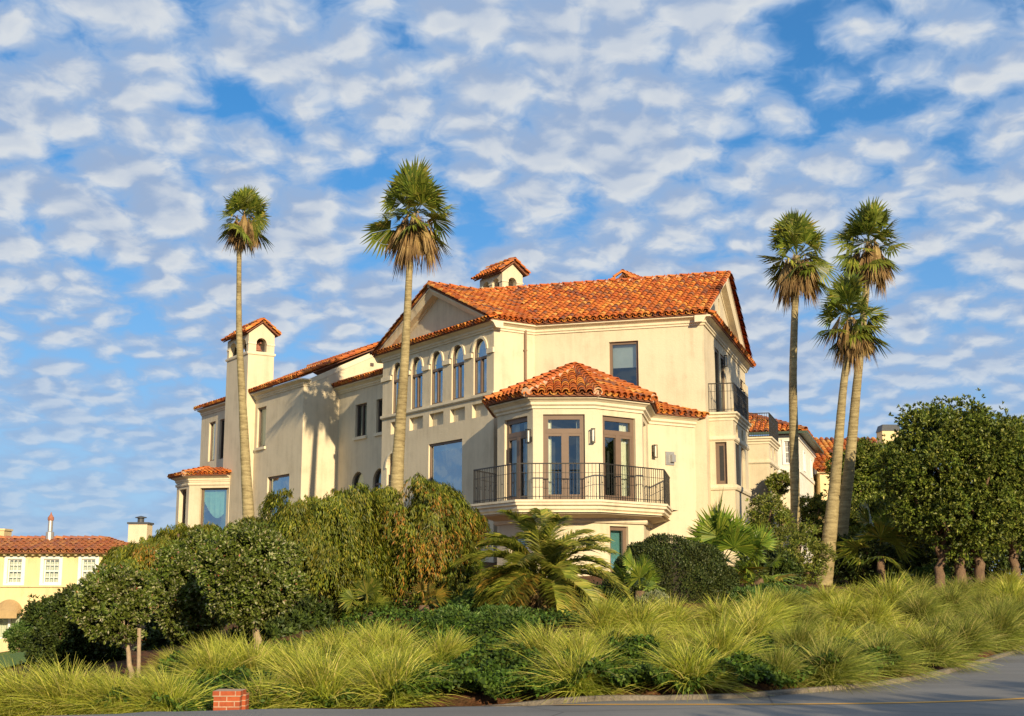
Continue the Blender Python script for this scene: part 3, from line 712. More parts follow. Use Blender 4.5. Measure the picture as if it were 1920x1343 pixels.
# ---- bell chimneys
def bell_chimney(F_, u0, u1, w0, w1, z0, zring, zeave, zpeak, na=2, bell=True):
    c = MB(); dep = .28
    zc_ = zring+(zeave-zring)*.92
    def arches(n, a, b, gap):
        wd = (b-a-(n+1)*gap)/n; return [archloop(a+gap+i*(wd+gap), a+gap+i*(wd+gap)+wd, zring+.18, zc_-.10, True, 8) for i in range(n)]
    FR = F_.shift(u1, w1); FR = Fr(FR.o.x, FR.o.y, -F_.W.x, -F_.W.y); D_ = w1-w0; W_ = u1-u0
    lo_ = F_.shift(u0, w0); FLf = Fr(lo_.o.x, lo_.o.y, F_.W.x, F_.W.y); bo = F_.shift(u1, w0); FB = Fr(bo.o.x, bo.o.y, -F_.U.x, -F_.U.y)
    zp = zpeak-.12
    wall(c, F_.shift(u0, w1), [(0, z0), (W_, z0), (W_, zeave), (0, zeave)], arches(na, 0, W_, .26), dep)
    wall(c, FR, [(0, z0), (D_, z0), (D_, zeave), (D_/2, zp), (0, zeave)], arches(1, 0, D_, D_*.30), dep)
    wall(c, FLf, [(0, z0), (D_, z0), (D_, zeave), (D_/2, zp), (0, zeave)], arches(1, 0, D_, D_*.30), dep)
    wall(c, FB, [(0, z0), (W_, z0), (W_, zeave), (0, zeave)], arches(na, 0, W_, .26), dep)
    c.box(F_, u0+.02, u1-.02, w0+.02, w1-.02, zring-.2, zring+.17)
    ch = c.build('chimney', M['stucco'], house)
    t_ = MB(); pth = [F_(a, b, 0).to_2d() for a, b in ((u0, w1), (u1, w1), (u1, w0), (u0, w0))]
    sweep(t_, pth, zring+.12, [(-.02, 0), (-.02, -.12), (.05, -.12), (.07, -.05), (.07, 0)], closed=True)
    for a, b in ((u0, u0+.26), (u1-.26, u1)): t_.box(F_, a-.03, b+.02, w1-.1, w1+.03, zring+(zeave-zring)*.50, zring+(zeave-zring)*.58)
    if na == 2: mcc = (u0+u1)/2; t_.box(F_, mcc-.15, mcc+.15, w1-.1, w1+.03, zring+(zeave-zring)*.50, zring+(zeave-zring)*.58)
    for a, b in ((w1-D_*.30, w1+.03), (w0-.03, w0+D_*.30)): t_.box(F_, u1-.1, u1+.031, a, b, zring+(zeave-zring)*.50, zring+(zeave-zring)*.58)
    t_.build('trim', M['trim'], ch)
    r_ = MB(); un = MB(); wm_ = (w0+w1)/2; o_ = .20; ze_ = zeave+.02
    roof_plane(r_, un, [F_(u0-.2, w1+o_, ze_), F_(u1+.15, w1+o_, ze_), F_(u1+.15, wm_, zpeak), F_(u0-.2, wm_, zpeak)], sp=.22, r=.10, cr=.3)
    roof_plane(r_, un, [F_(u1+.15, w0-o_, ze_), F_(u0-.2, w0-o_, ze_), F_(u0-.2, wm_, zpeak), F_(u1+.15, wm_, zpeak)], sp=.22, r=.10, cr=.3)
    for a, b in (((w1+o_), ze_), ((w0-o_), ze_)): caps(r_, F_(u1+.13, a, b+.06), F_(u1+.13, wm_, zpeak+.06), r=.12)
    caps(r_, F_(u0-.2, wm_, zpeak+.06), F_(u1+.18, wm_, zpeak+.06), r=.12)
    r_.build('roof', M['cap'] if False else M['tile'], ch); un.build('roof_deck', M['under'], ch)
    if bell:
        b_ = MB(); cc = F_(u1-.45, wm_, zring+.28)
        b_.lathe(cc, [(.20, 0), (.19, .05), (.14, .12), (.12, .25), (.08, .33), (.02, .36)], 14); b_.box(F_, u1-.85, u1-.1, wm_-.03, wm_+.03, zring+.62, zring+.70)
        b_.build('bell', M['rust'], ch)
tz = lambda y, px=464: FA.hit(px, y, .5)[1]
bell_chimney(FA, -26.05, UT, -.95, .5, Z0, tz(664), tz(626), FA.hit(491, 603, -.2)[1], 2)
c2 = at(941.7, 540, 56); FC2 = Fr(c2.x, c2.y, f1.x, f1.y)
bell_chimney(FC2, -1.9, 0, -1.1, 0, 9.5, at(941, 544, 56).z, at(941, 511, 56).z, at(965, 492, 56.4).z, 2, bell=False)
# ---- boxes with roof terraces on the right side
bx = MB()
q0 = FS(.76, 0, 0); P1 = FS(.78, .88, 0); L1 = 4.0
FB1 = Fr(q0.x, q0.y, e1.x, e1.y); fb1 = Fr(P1.x, P1.y, e2.x, e2.y); zt1 = FB1.hit(1340, 775)[1]
wd1 = .88; a_, b_ = FB1.hit(1341, 840)[0], FB1.hit(1362.5, 840)[0]; z1_, z0_ = FB1.hit(1350, 829)[1], FB1.hit(1350, 908)[1]
wall(bx, FB1, [(0, Z0), (wd1, Z0), (wd1, zt1), (0, zt1)], [archloop(a_, b_, z0_, z1_)]); window(house, FB1, a_, b_, z0_, z1_, fr=.13, curtain=.3)
so1 = [(.35, 1.35), (1.95, 2.95)]
nich = [[(c_+.28*math.cos(t), z1_+.42+.30*math.sin(t)) for t in [2*math.pi*i/16 for i in range(16)]] for c_ in (.85, 2.45)]
wall(bx, fb1, [(0, Z0), (L1, Z0), (L1, zt1), (0, zt1)], [archloop(a, b, z0_, z1_) for a, b in so1]+nich, depth=.15)
for a, b in so1: window(house, fb1, a, b, z0_, z1_, fr=.12)
bx.poly([fb1(0, -.14, z1_), fb1(L1, -.14, z1_), fb1(L1, -.14, z1_+.9), fb1(0, -.14, z1_+.9)])
be1 = fb1(L1, 0, 0); FB1b = Fr(be1.x, be1.y, -e1.x, -e1.y); wall(bx, FB1b, [(0, Z0), (wd1, Z0), (wd1, zt1), (0, zt1)], [])
bx.build('wall', M['stucco'], house); bx = MB(); q2 = FS(DM, .0, 0); w2d = .95; P2 = FS(DM, w2d, 0); FB2 = Fr(q2.x, q2.y, e1.x, e1.y); fb2 = Fr(P2.x, P2.y, e2.x, e2.y)
zt2 = FB2.hit(1415, 821)[1]; z1b = FB2.hit(1415, 872)[1]
wall(bx, FB2, [(-.2, Z0), (w2d, Z0), (w2d, zt2), (-.2, zt2)], [])
so2 = [(.45, 1.35), (1.9, 2.8)]
wall(bx, fb2, [(0, Z0), (3.6, Z0), (3.6, zt2), (0, zt2)], [archloop(a, b, z1b-2.6, z1b) for a, b in so2]+[[(c_+.28*math.cos(t), z1b+.62+.30*math.sin(t)) for t in [2*math.pi*i/16 for i in range(16)]] for c_ in (.9, 2.35)], depth=.15)
for a, b in so2: window(house, fb2, a, b, z1b-2.6, z1b, fr=.1)
bx.poly([fb2(0, -.14, z1b), fb2(3.6, -.14, z1b), fb2(3.6, -.14, z1b+1.1), fb2(0, -.14, z1b+1.1)])
e3_ = fb2(3.6, 0, 0); wall(bx, Fr(e3_.x, e3_.y, -e1.x, -e1.y), [(0, Z0), (w2d, Z0), (w2d, zt2), (0, zt2)], [])
# stepped garden walls beyond
for (pa, pb, yt, Y_) in ((1441, 1459, 893, 60.5), (1457, 1479, 918, 61.5)):
    A_, B_ = at(pa, yt, Y_), at(pb, yt, Y_+.6); gk = MB(); gk.wbox(A_.x, B_.x, Y_, Y_+2.0, Z0, A_.z); gk.build('garden_wall', M['stucco'], house)
bx.build('wall', M['stucco'], house)
for FF, (fx, L_), zt_, zw1, zw0 in ((FB1, (fb1, L1), zt1, z1_, z0_), (FB2, (fb2, 3.6), zt2, z1b, z1b-2.6)):
    pth = [p2(FF, 0), p2(fx, 0), p2(fx, L_)]
    sweep(tr, pth, zt_+.02, [(-.3, 0), (-.02, -.30), (.04, -.30), (.04, -.22), (.10, -.18), (.10, -.11), (.17, -.07), (.17, 0)])
    sweep(tr, pth, zw1+.22, [(-.02, 0), (-.02, -.17), (.03, -.17), (.07, -.12), (.07, 0)])
    sweep(tr, pth, zw0-.03, [(-.02, 0), (-.02, -.18), (.06, -.18), (.09, -.10), (.09, 0)])
    dk = MB(); dk.poly([FF(0, -.5, zt_+.01)]+[fx(0, -.04, zt_+.011), fx(L_, -.04, zt_+.01), FS(DM if FF is FB2 else L1+.7, -.1, zt_+.01)])
t1 = MB(); t1.add([FB1(0, .08, zt1+.03), FB1(wd1+.08, .08, zt1+.03), fb1(L1, .08, zt1+.03), FS(.78+L1, 0, zt1+.03)], [(0, 1, 2, 3)]); t1.add([FB2(0, .08, zt2+.03), FB2(w2d+.08, .08, zt2+.03), fb2(3.6, .08, zt2+.03), FS(DM+3.6, 0, zt2+.03)], [(0, 1, 2, 3)])
t1.build('terrace', M['darkframe'], house)
railing(house, [p2(FB1, 0, .05), p2(fb1, 0, .05), p2(fb1, L1, .05)], zt1+.03, 1.08, .12)
railing(house, [p2(FB2, 0, .05), p2(fb2, 0, .05), p2(fb2, 3.6, .05)], zt2+.03, 1.08, .10)
tr.build('cornice', M['trim'], house)
rt.build('roof', M['tile'], house); ru.build('roof_deck', M['under'], house)
# ------------------------------------------------------------------ TERRAIN, ROAD
ZR0 = -1.5
def gnd(px, py, z=ZR0):
    d = ray(px, py); return d*(z/d.z)
kp = [(-90, 30), (-40, 21), (-20, 19), (-9, 18.0), (-4, 17.4)]+[tuple(gnd(*p)[:2]) for p in ((1091, 1313), (1240, 1313.7), (1381, 1310), (1541, 1297.7), (1683, 1281.8), (1771, 1265.8), (1842, 1244.6), (1920, 1219.8))]
kp += [(16.5, 39), (22, 50), (30, 66), (45, 92), (70, 130)]
kx = np.array([p[0] for p in kp]); ky = np.array([p[1] for p in kp])
def kerb_y(x): return np.interp(x, kx, ky)
def road_z(x, y):
    x = np.asarray(x, float); y = np.asarray(y, float)
    yc = np.interp(x, [-12, -5.6, -3.65, -2.6, -1.06, 3], [13, 14.95, 15.72, 15.86, 16.05, 16.6])
    m = np.clip((1.6-x)/2.2, 0, 1); m = m*m*(3-2*m)
    return ZR0-np.clip((y-yc)*.17, 0, .45)*m
TP = np.array([(-40, 24, -2.9), (-20, 20, -2.2), (-14, 19.5, -2.0), (-8, 19, -1.85), (-3, 18, -1.75), (0, 17.3, -1.5), (2.5, 17.3, -1.4), (5, 19.5, -1.38), (7, 22.5, -1.35), (10, 27.5, -1.33), (14, 34.6, -1.35), (20, 46, -1.3), (30, 68, -1.2),
 (-7, 24, -1.65), (-4.7, 24, -1.42), (-2, 22, -1.30), (.6, 20, -1.25), (2.3, 24, -.98), (4.2, 26, -.98), (1, 29, -.70), (3.9, 31, -.40), (8.6, 36, -.15), (4, 33, -.2), (0, 31, -.45), (-3, 28, -.95), (-7, 30, -1.2), (-12, 30, -2.0), (-20, 35, -3), (-25, 55, -3.7), (-30, 65, -3.9), (-6, 40, 0), (0, 40, .0), (8, 44, .3), (-10, 55, .4), (0, 60, .8), (12, 60, .8), (22, 56, .0), (10.9, 42, -.3), (11, 45.5, -.25), (13.5, 38.5, -.35), (14.5, 43, -.05), (11, 32, -.75), (7, 27.5, -.95), (8, 31, -.6), (-16, 24, -2.2), (-16, 45, -2.5), (-17, 68, -1.7), (-19, 50, -3.1), (-23, 45, -3.1), (-13, 58, -.6), (-45, 60, -4.2), (-40, 90, -4), (20, 80, 1), (40, 100, 1), (0, 90, 1)])
def tps(r): r = np.maximum(r, 1e-6); return r*r*np.log(r)
_n = len(TP); _d = np.hypot(TP[:, None, 0]-TP[None, :, 0], TP[:, None, 1]-TP[None, :, 1])
_A = np.zeros((_n+3, _n+3)); _A[:_n, :_n] = tps(_d)+np.eye(_n)*.5; _A[:_n, _n] = 1; _A[:_n, _n+1:] = TP[:, :2]; _A[_n:, :_n] = _A[:_n, _n:].T
_w = np.linalg.solve(_A, np.concatenate([TP[:, 2], [0, 0, 0]]))
def ter(x, y):
    x = np.clip(np.asarray(x, float), -55, 50); y = np.clip(np.asarray(y, float), 14, 100); sh = x.shape
    xf, yf = x.ravel(), y.ravel()
    r = np.hypot(xf[:, None]-TP[None, :, 0], yf[:, None]-TP[None, :, 1])
    return (tps(r)@_w[:_n]+_w[_n]+_w[_n+1]*xf+_w[_n+2]*yf).reshape(sh)
def hz(x, y): return float(ter(np.array([x]), np.array([y]))[0])
def onter(px, py):
    d = ray(px, py); d = d/d.y; Y = np.linspace(15, 75, 900); z = ter(d.x*Y, Y); b = d.z*Y < z
    i = int(np.argmax(b)) if b.any() else len(Y)-1
    return Vector((d.x*Y[i], Y[i], float(z[i])))
def npmesh(name, V, F, mat, parent=None, origin=None, smooth=False):
    V = np.asarray(V, np.float32).reshape(-1, 3); F = np.asarray(F, np.int32); k = F.shape[1]
    off = Vector(origin) if origin is not None else (base_of(parent) if parent is not None else Vector((0, 0, 0)))
    me = bpy.data.meshes.new(name); me.vertices.add(len(V)); me.vertices.foreach_set('co', (V-np.array(off, np.float32)).ravel())
    me.loops.add(F.size); me.loops.foreach_set('vertex_index', F.ravel()); me.polygons.add(len(F))
    me.polygons.foreach_set('loop_start', np.arange(0, F.size, k, dtype=np.int32))
    if smooth: me.polygons.foreach_set('use_smooth', np.ones(len(F), bool))
    me.update(calc_edges=True); me.materials.append(mat)
    o = bpy.data.objects.new(name, me); COL.objects.link(o)
    if parent is not None: o.parent = parent
    else: o.location = off
    return o
def sheet(name, X, Y, Z, mat):
    n, m = X.shape; V = np.stack([X, Y, Z], -1).reshape(-1, 3); i = np.arange((n-1)*(m-1)); r, c = i//(m-1), i % (m-1); a = r*m+c
    return npmesh(name, V, np.stack([a, a+1, a+m+1, a+m], 1), mat, smooth=True)
# materials of the ground
def soilmat():
    m, t, o = newmat('mulch soil'); c = objco(t); a = t.noise(c, 14, 6, .7); b = t.noise(c, 1.2, 3, .5)
    col = t.ramp(a, [(.3, (.05, .025, .012)), (.5, (.16, .065, .03)), (.68, (.27, .13, .06))]); col = t.mix(t.maprange(b, .4, .6, 0, .6), col, (.07, .06, .03))
    t.l.new(principled(t, col, .95, .1, 0, a, .06, 1), o.inputs[0]); return m
def asphalt():
    m, t, o = newmat('asphalt'); c = objco(t); a = t.noise(c, 60, 4, .7); b = t.noise(c, .35, 4, .55); s = t.noise(c, 220, 2, .6)
    mp = t.node('ShaderNodeMapping'); t.l.new(c, mp.inputs[0]); mp.inputs['Scale'].default_value = (.12, 1.6, 1); st = t.noise(mp.outputs[0], 1.2, 4, .6)
    v = t.math('ADD', t.math('ADD', t.math('MULTIPLY', a, .3), t.math('MULTIPLY', b, .3)), t.math('ADD', t.math('MULTIPLY', st, .25), t.math('MULTIPLY', s, .15)))
    col = t.ramp(v, [(.35, (.135, .130, .122)), (.5, (.195, .188, .175)), (.65, (.26, .25, .23))])
    vo = t.node('ShaderNodeTexVoronoi', feature='DISTANCE_TO_EDGE'); t.l.new(t.vmath('ADD', c, t.vmath('MULTIPLY', (1, 1, 1), (0, 0, 0))), vo.inputs['Vector']); vo.inputs['Scale'].default_value = .23
    cr = t.maprange(vo.outputs['Distance'], .0, .006, .55, 0)
    col = t.mix(cr, col, (.03, .03, .03))
    t.l.new(principled(t, col, .88, .25, 0, s, .01, .7), o.inputs[0]); return m
M['soil'] = soilmat(); M['asphalt'] = asphalt()
M['lawn'] = simple('lawn', (.10, .16, .018), .9, .3, 8)
m_, t_, o_ = newmat('worn yellow road paint'); c_ = objco(t_); n_ = t_.noise(c_, 30, 5, .7)
col_ = t_.mix(t_.maprange(n_, .52, .66, 0, .8), (.62, .32, .04), (.16, .13, .09)); t_.l.new(principled(t_, col_, .8), o_.inputs[0]); M['paint'] = m_
xs = np.concatenate([[-1500, -600, -250, -120], np.linspace(-60, 60, 161), [120, 250, 600, 1500]]); ys = np.concatenate([[-400, -100, -30, 0, 10], np.linspace(14, 80, 111), [90, 110, 160, 300, 700, 1500, 3000]])
X, Y = np.meshgrid(xs, ys); Z = ter(X, Y)
far = np.clip((np.hypot(X, Y-40)-75)/80, 0, 1); Z = Z*(1-far)+(-2.2)*far
K = kerb_y(X); Z = np.where(Y < K+.35, np.minimum(Z, road_z(X, Y)-.25), Z); Z = np.where(Y < K, road_z(X, Y)-.45, Z)
g_ = sheet('ground', X, Y, Z, M['soil']); tag(g_, kind='structure')
xs = np.unique(np.concatenate([[-300, -120], np.linspace(-50, 20, 200), kx, [100, 200]])); q = np.linspace(0, 1, 60)
X = np.repeat(xs[None, :], 60, 0); KY = kerb_y(xs); Y = -30+(KY[None, :]+.02+30)*q[:, None]**.6
r_ = sheet('road', X, Y, road_z(X, Y), M['asphalt']); tag(r_, kind='structure')
M['kerbc'] = simple('weathered kerb concrete', (.19, .16, .12), .9, .4, 3, bstr=1, bdist=.03)
# kerb: a real step
kc = np.concatenate([np.arange(-1.2, 12.0, .35), np.linspace(12, 45, 60)])
pth = [(x, float(kerb_y(x))) for x in kc]
kb = MB(); zk_ = [float(road_z(x, y)) for x, y in pth]; mt_ = mitre(pth); pr_ = [(0, -.3), (0, .045), (-.015, .06), (-.10, .062), (-.10, -.3)]
vs = []
for (p, m_2), z in zip(mt_, zk_):
    jz = random.uniform(-.006, .006); jw = random.uniform(-.012, .012)
    for a, b in pr_: vs.append((p.x+m_2.x*(a+jw), p.y+m_2.y*(a+jw), z+b+jz))
fs = [(i*5+c, i*5+(c+1) % 5, (i+1)*5+(c+1) % 5, (i+1)*5+c) for i in range(len(pth)-1) for c in range(5)]
kb.add(vs, fs); tag(kb.build('kerb', M['kerbc']), kind='structure')
# yellow line
yl = [gnd(*p) for p in ((700, 1325.3), (800, 1324.5), (1240, 1321.3), (1520, 1320.3), (1680, 1319.0), (1810, 1315.4), (1920, 1310))]
a_ = np.array([(p.x, p.y) for p in yl]); xx = np.linspace(a_[0, 0]-3, a_[-1, 0], 80); cf = np.polyfit(a_[:, 0], a_[:, 1], 3)
pts = [(x, float(np.polyval(cf, max(x, a_[0, 0])))-(0 if x > a_[0, 0] else (a_[0, 0]-x)*(-.02))) for x in xx]
d_ = np.array(pts[-1])-np.array(pts[-4]); d_ /= np.linalg.norm(d_); pts += [tuple(np.array(pts[-1])+d_*k) for k in (2, 5, 9, 14)]
yb = MB(); mt_ = mitre(pts); vs = []
for p, n_2 in mt_:
    for a in (.065, -.065): vs.append((p.x+n_2.x*a, p.y+n_2.y*a, float(road_z(p.x+n_2.x*a, p.y+n_2.y*a))+.005))
yb.add(vs, [(2*i, 2*i+2, 2*i+3, 2*i+1) for i in range(len(mt_)-1)]); tag(yb.build('road_marking', M['paint']), kind='structure')
# lawn beside the yellow house
xs = np.linspace(-34, -11, 40); ys = np.linspace(25.5, 60, 50); X, Y = np.meshgrid(xs, ys); ln = sheet('lawn', X, Y, ter(X, Y)+.05, M['lawn']); tag(ln, kind='structure')
# brick pier at the kerb
M['brick'] = None
m_, t_, o_ = newmat('red brick'); c_ = objco(t_); 
bt_ = t_.node('ShaderNodeTexBrick'); mpp = t_.node('ShaderNodeMapping'); t_.l.new(c_, mpp.inputs[0]); mpp.inputs['Rotation'].default_value = (R(90), 0, 0)
cx_ = t_.node('ShaderNodeSeparateXYZ'); t_.l.new(c_, cx_.inputs[0]); cb_ = t_.node('ShaderNodeCombineXYZ'); t_.put(cb_.inputs[0], t_.math('ADD', cx_.outputs[0], cx_.outputs[1])); t_.l.new(cx_.outputs[2], cb_.inputs[1])
t_.l.new(cb_.outputs[0], bt_.inputs['Vector']); bt_.inputs['Scale'].default_value = 1; bt_.inputs['Brick Width'].default_value = .2; bt_.inputs['Row Height'].default_value = .068; bt_.inputs['Mortar Size'].default_value = .006
bt_.inputs['Color1'].default_value = (.42, .10, .035, 1); bt_.inputs['Color2'].default_value = (.30, .07, .03, 1); bt_.inputs['Mortar'].default_value = (.45, .33, .22, 1)
cc_ = t_.mix(t_.maprange(t_.noise(c_, 20, 4, .6), .4, .7, 0, .4), bt_.outputs['Color'], (.2, .05, .03)); t_.l.new(principled(t_, cc_, .9, .15, 0, bt_.outputs['Fac'], .01, -.6), o_.inputs[0]); M['brick'] = m_
pb = at(401, 1296, 17.0); pe = at(450, 1296, 17.0)
bp_ = empty('brick_pier', (pb.x+.17, 17.2, -2.0), 'low square red brick pier standing among the grasses at the road edge', 'brick pier')
k_ = MB(); k_.wbox(pb.x, pe.x, 17.0, 17.0+(pe.x-pb.x), -2.2, pb.z-.07); k_.build('pier', M['brick'], bp_)
k_ = MB(); k_.wbox(pb.x-.012, pe.x+.012, 16.988, 17.012+(pe.x-pb.x), pb.z-.068, pb.z); k_.build('coping', M['brick'], bp_)
pw = at(468, 1297, 17.4); k_ = MB(); k_.wbox(pe.x-.10, pw.x, 17.15, 17.38, -2.2, pb.z-.05); k_.build('wing', M['brick'], bp_)
# ------------------------------------------------------------------ foliage makers
def nrm(a): return a/np.maximum(np.linalg.norm(a, axis=-1, keepdims=True), 1e-6)
def rs(n): return nrm(RNG.normal(size=(n, 3)))
def leaves(P, D, L, W, up=None, droop=.12):
    """one folded diamond per leaf"""
    n = len(P); D = nrm(D); up = rs(n) if up is None else nrm(up+RNG.normal(size=(n, 3))*.35)
    S = nrm(np.cross(D, up)); Nn = np.cross(S, D); L = np.broadcast_to(np.asarray(L, float), (n,))[:, None]; W = np.broadcast_to(np.asarray(W, float), (n,))[:, None]
    m = P+D*L*.45; V = np.stack([P, m+S*W*.5+Nn*W*.12, P+D*L-Nn*L*droop, m-S*W*.5+Nn*W*.12], 1)
    return V
def quads(Vs):
    V = np.concatenate([v.reshape(-1, 3) for v in Vs]); return V, np.arange(len(V)).reshape(-1, 4)
def shell(lumps, n, lo=.72, hi=1.05, upb=.15):
    C = np.array([l[:3] for l in lumps]); Rr = np.array([l[3:6] for l in lumps]); wt = (Rr**2).sum(1)**1.0; wt /= wt.sum()
    i = RNG.choice(len(lumps), n, p=wt); d = rs(n); d[:, 2] += upb; d = nrm(d); f = RNG.uniform(lo, hi, n)[:, None]
    P = C[i]+d*Rr[i]*f; O = nrm(d/Rr[i])
    keep = np.ones(n, bool)
    for j in range(len(lumps)):
        q = (((P-C[j])/Rr[j])**2).sum(1); keep &= (q > .52) | (i == j)
    return P[keep], O[keep]
def lumpset(c, r, n, f=(.28, .45), flat=.8, seed=0):
    rg = np.random.default_rng(seed); out = []
    for k in range(n):
        z = 1-2*(k+.5)/n; a = k*2.39996+rg.uniform(-.25, .25); q = math.sqrt(1-z*z); d = np.array([math.cos(a)*q, math.sin(a)*q, z]); s = rg.uniform(*f)*1.12; e = rg.uniform(.70, 1.02)-s*.42
        out.append((c[0]+d[0]*r[0]*e, c[1]+d[1]*r[1]*e, c[2]+d[2]*r[2]*e, r[0]*s, r[1]*s, r[2]*s*rg.uniform(.8, 1.0)))
    return out
def lump_noise(P, fr, ph):
    x, y, z = P[:, 0]*fr, P[:, 1]*fr, P[:, 2]*fr
    return (np.sin(x*1.7+ph+np.sin(y*1.3))*np.sin(z*1.9+ph*2+np.sin(x*.9))+.6*np.sin(y*3.1+z*2.3+ph)*np.sin(x*2.9-z*1.1))
def rosettes(P, O, k, L, W, spread=.9):
    n = len(P); ax = nrm(O+np.array([0, 0, .35])+RNG.normal(size=(n, 3))*.35); Vs = []
    for j in range(k):
        D = nrm(ax+RNG.normal(size=(n, 3))*spread*.6); Vs.append(leaves(P+RNG.normal(size=(n, 3))*L*.12, D, L*RNG.uniform(.7, 1.15, n), W*RNG.uniform(.8, 1.2, n), ax))
    return Vs
def limbs(mb, base, top, lumps, r0, n=7, seed=1, r_end=.03):
    rg = random.Random(seed); base = Vector(base); top = Vector(top)
    k = 6; pts = [base.lerp(top, i/k)+Vector((rg.uniform(-1, 1), rg.uniform(-1, 1), 0))*r0*.35*(i > 0) for i in range(k+1)]
    pts[0] = base-Vector((0, 0, .4))
    mb.tube(pts, [r0*(1.35 if i == 0 else 1.0-.35*i/k) for i in range(k+1)], 10)
    for l in (rg.sample(lumps, min(n, len(lumps)))):
        c = Vector(l[:3]); mid = pts[-1].lerp(c, .5)+Vector((rg.uniform(-.3, .3), rg.uniform(-.3, .3), rg.uniform(-.2, .25)))*(c-top).length*.35
        s_ = base.lerp(top, rg.uniform(.75, 1))
        mb.tube([s_, s_.lerp(mid, .5)+Vector((0, 0, .05)), mid, c], [r0*.55, r0*.42, r0*.28, r_end], 7)
M['bark'] = simple('fibrous bark', (.22, .14, .085), .95, .35, 12, bstr=1, bdist=.04)
M['redbark'] = simple('reddish bark', (.24, .155, .095), .95, .35, 10, bstr=1, bdist=.05)
M['palebark'] = simple('pale bark', (.36, .27, .17), .9, .25, 9, bstr=.8, bdist=.02)
M['pohu'] = leafmat('leathery leaves', [(0, (.05, .075, .010)), (.45, (.09, .125, .016)), (.74, (.16, .19, .028)), (.88, (.22, .24, .08)), (.94, (.36, .35, .18)), (.985, (.36, .34, .22)), (1, (.30, .05, .02))], .18, .45, .3)
M['pohu2'] = leafmat('glossy tree leaves', [(0, (.05, .078, .010)), (.5, (.10, .135, .016)), (.85, (.19, .22, .03)), (1, (.32, .32, .07))], .2, .45, .3)
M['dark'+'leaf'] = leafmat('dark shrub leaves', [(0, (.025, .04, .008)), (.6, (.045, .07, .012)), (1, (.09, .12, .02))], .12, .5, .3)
M['bright'] = leafmat('bright green leaves', [(0, (.05, .10, .018)), (.6, (.09, .16, .03)), (1, (.18, .24, .06))], .3)
M['weepg'] = leafmat('weeping green leaves', [(0, (.06, .09, .008)), (.5, (.13, .155, .012)), (.85, (.23, .235, .018)), (1, (.32, .26, .03))], .3, .5)
M['weepr'] = leafmat('weeping russet leaves', [(0, (.08, .10, .010)), (.45, (.17, .17, .015)), (.62, (.26, .18, .02)), (.85, (.38, .18, .025)), (1, (.46, .19, .03))], .3, .5)
M['olive'] = leafmat('olive leaves', [(0, (.08, .11, .015)), (.5, (.15, .19, .025)), (.85, (.25, .26, .04)), (1, (.34, .30, .08))], .3)
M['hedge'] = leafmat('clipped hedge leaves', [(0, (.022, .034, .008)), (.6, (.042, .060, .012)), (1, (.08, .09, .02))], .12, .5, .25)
M['euph'] = leafmat('blue green leaves', [(0, (.05, .11, .022)), (.6, (.10, .19, .035)), (1, (.19, .28, .06))], .25)
M['grey'] = leafmat('grey green leaves', [(0, (.16, .19, .10)), (.6, (.26, .28, .15)), (1, (.36, .37, .22))], .2)
M['ivy'] = leafmat('ground cover leaves', [(0, (.025, .050, .006)), (.6, (.05, .095, .010)), (1, (.11, .17, .022))], .15, .6, .2)
M['frond'] = leafmat('palm fronds', [(0, (.075, .11, .014)), (.5, (.14, .18, .022)), (.85, (.24, .26, .035)), (1, (.36, .30, .06))], .3, .4, .4)
M['palmolive'] = leafmat('olive yellow fronds', [(0, (.11, .14, .018)), (.5, (.21, .23, .03)), (.85, (.34, .33, .05)), (1, (.46, .36, .08))], .35, .45, .3)
M['fan'] = leafmat('fan palm fronds', [(0, (.08, .14, .016)), (.6, (.17, .25, .025)), (1, (.34, .37, .05))], .35, .4, .4)
M['deadfrond'] = leafmat('dry fronds', [(0, (.13, .08, .03)), (.5, (.28, .18, .075)), (1, (.44, .31, .14))], .2, .8, .1)
M['goldfrond'] = leafmat('yellowing fronds', [(0, (.10, .13, .02)), (.5, (.24, .20, .03)), (1, (.44, .24, .04))], .35, .5, .3)
M['grass'] = leafmat('yellow green grass', [(0, (.16, .20, .022)), (.35, (.34, .38, .038)), (.7, (.54, .55, .08)), (.92, (.70, .64, .15)), (1, (.72, .56, .22))], .4, .55, .25)
M['grassold'] = leafmat('olive grass', [(0, (.12, .15, .022)), (.5, (.24, .27, .04)), (.85, (.38, .39, .08)), (1, (.52, .42, .15))], .35, .6, .2)
m_, t_, o_ = newmat('palm trunk'); c_ = objco(t_); mp_ = t_.node('ShaderNodeMapping'); t_.l.new(c_, mp_.inputs[0]); mp_.inputs['Scale'].default_value = (1, 1, 7)
r1 = t_.noise(mp_.outputs[0], 2.2, 4, .6); r2 = t_.noise(c_, 18, 4, .6); r3 = t_.noise(c_, 1.1, 3, .5)
v_ = t_.math('ADD', t_.math('MULTIPLY', r1, .55), t_.math('ADD', t_.math('MULTIPLY', r2, .2), t_.math('MULTIPLY', r3, .25)))
cc_ = t_.ramp(v_, [(.34, (.13, .10, .05)), (.5, (.28, .225, .115)), (.64, (.42, .345, .18))]); cc_ = t_.mix(t_.maprange(t_.noise(c_, 26, 3, .7), .66, .74, 0, .8), cc_, (.45, .36, .12))
t_.l.new(principled(t_, cc_, .95, .1, 0, v_, .05, 1), o_.inputs[0]); M['ptrunk'] = m_
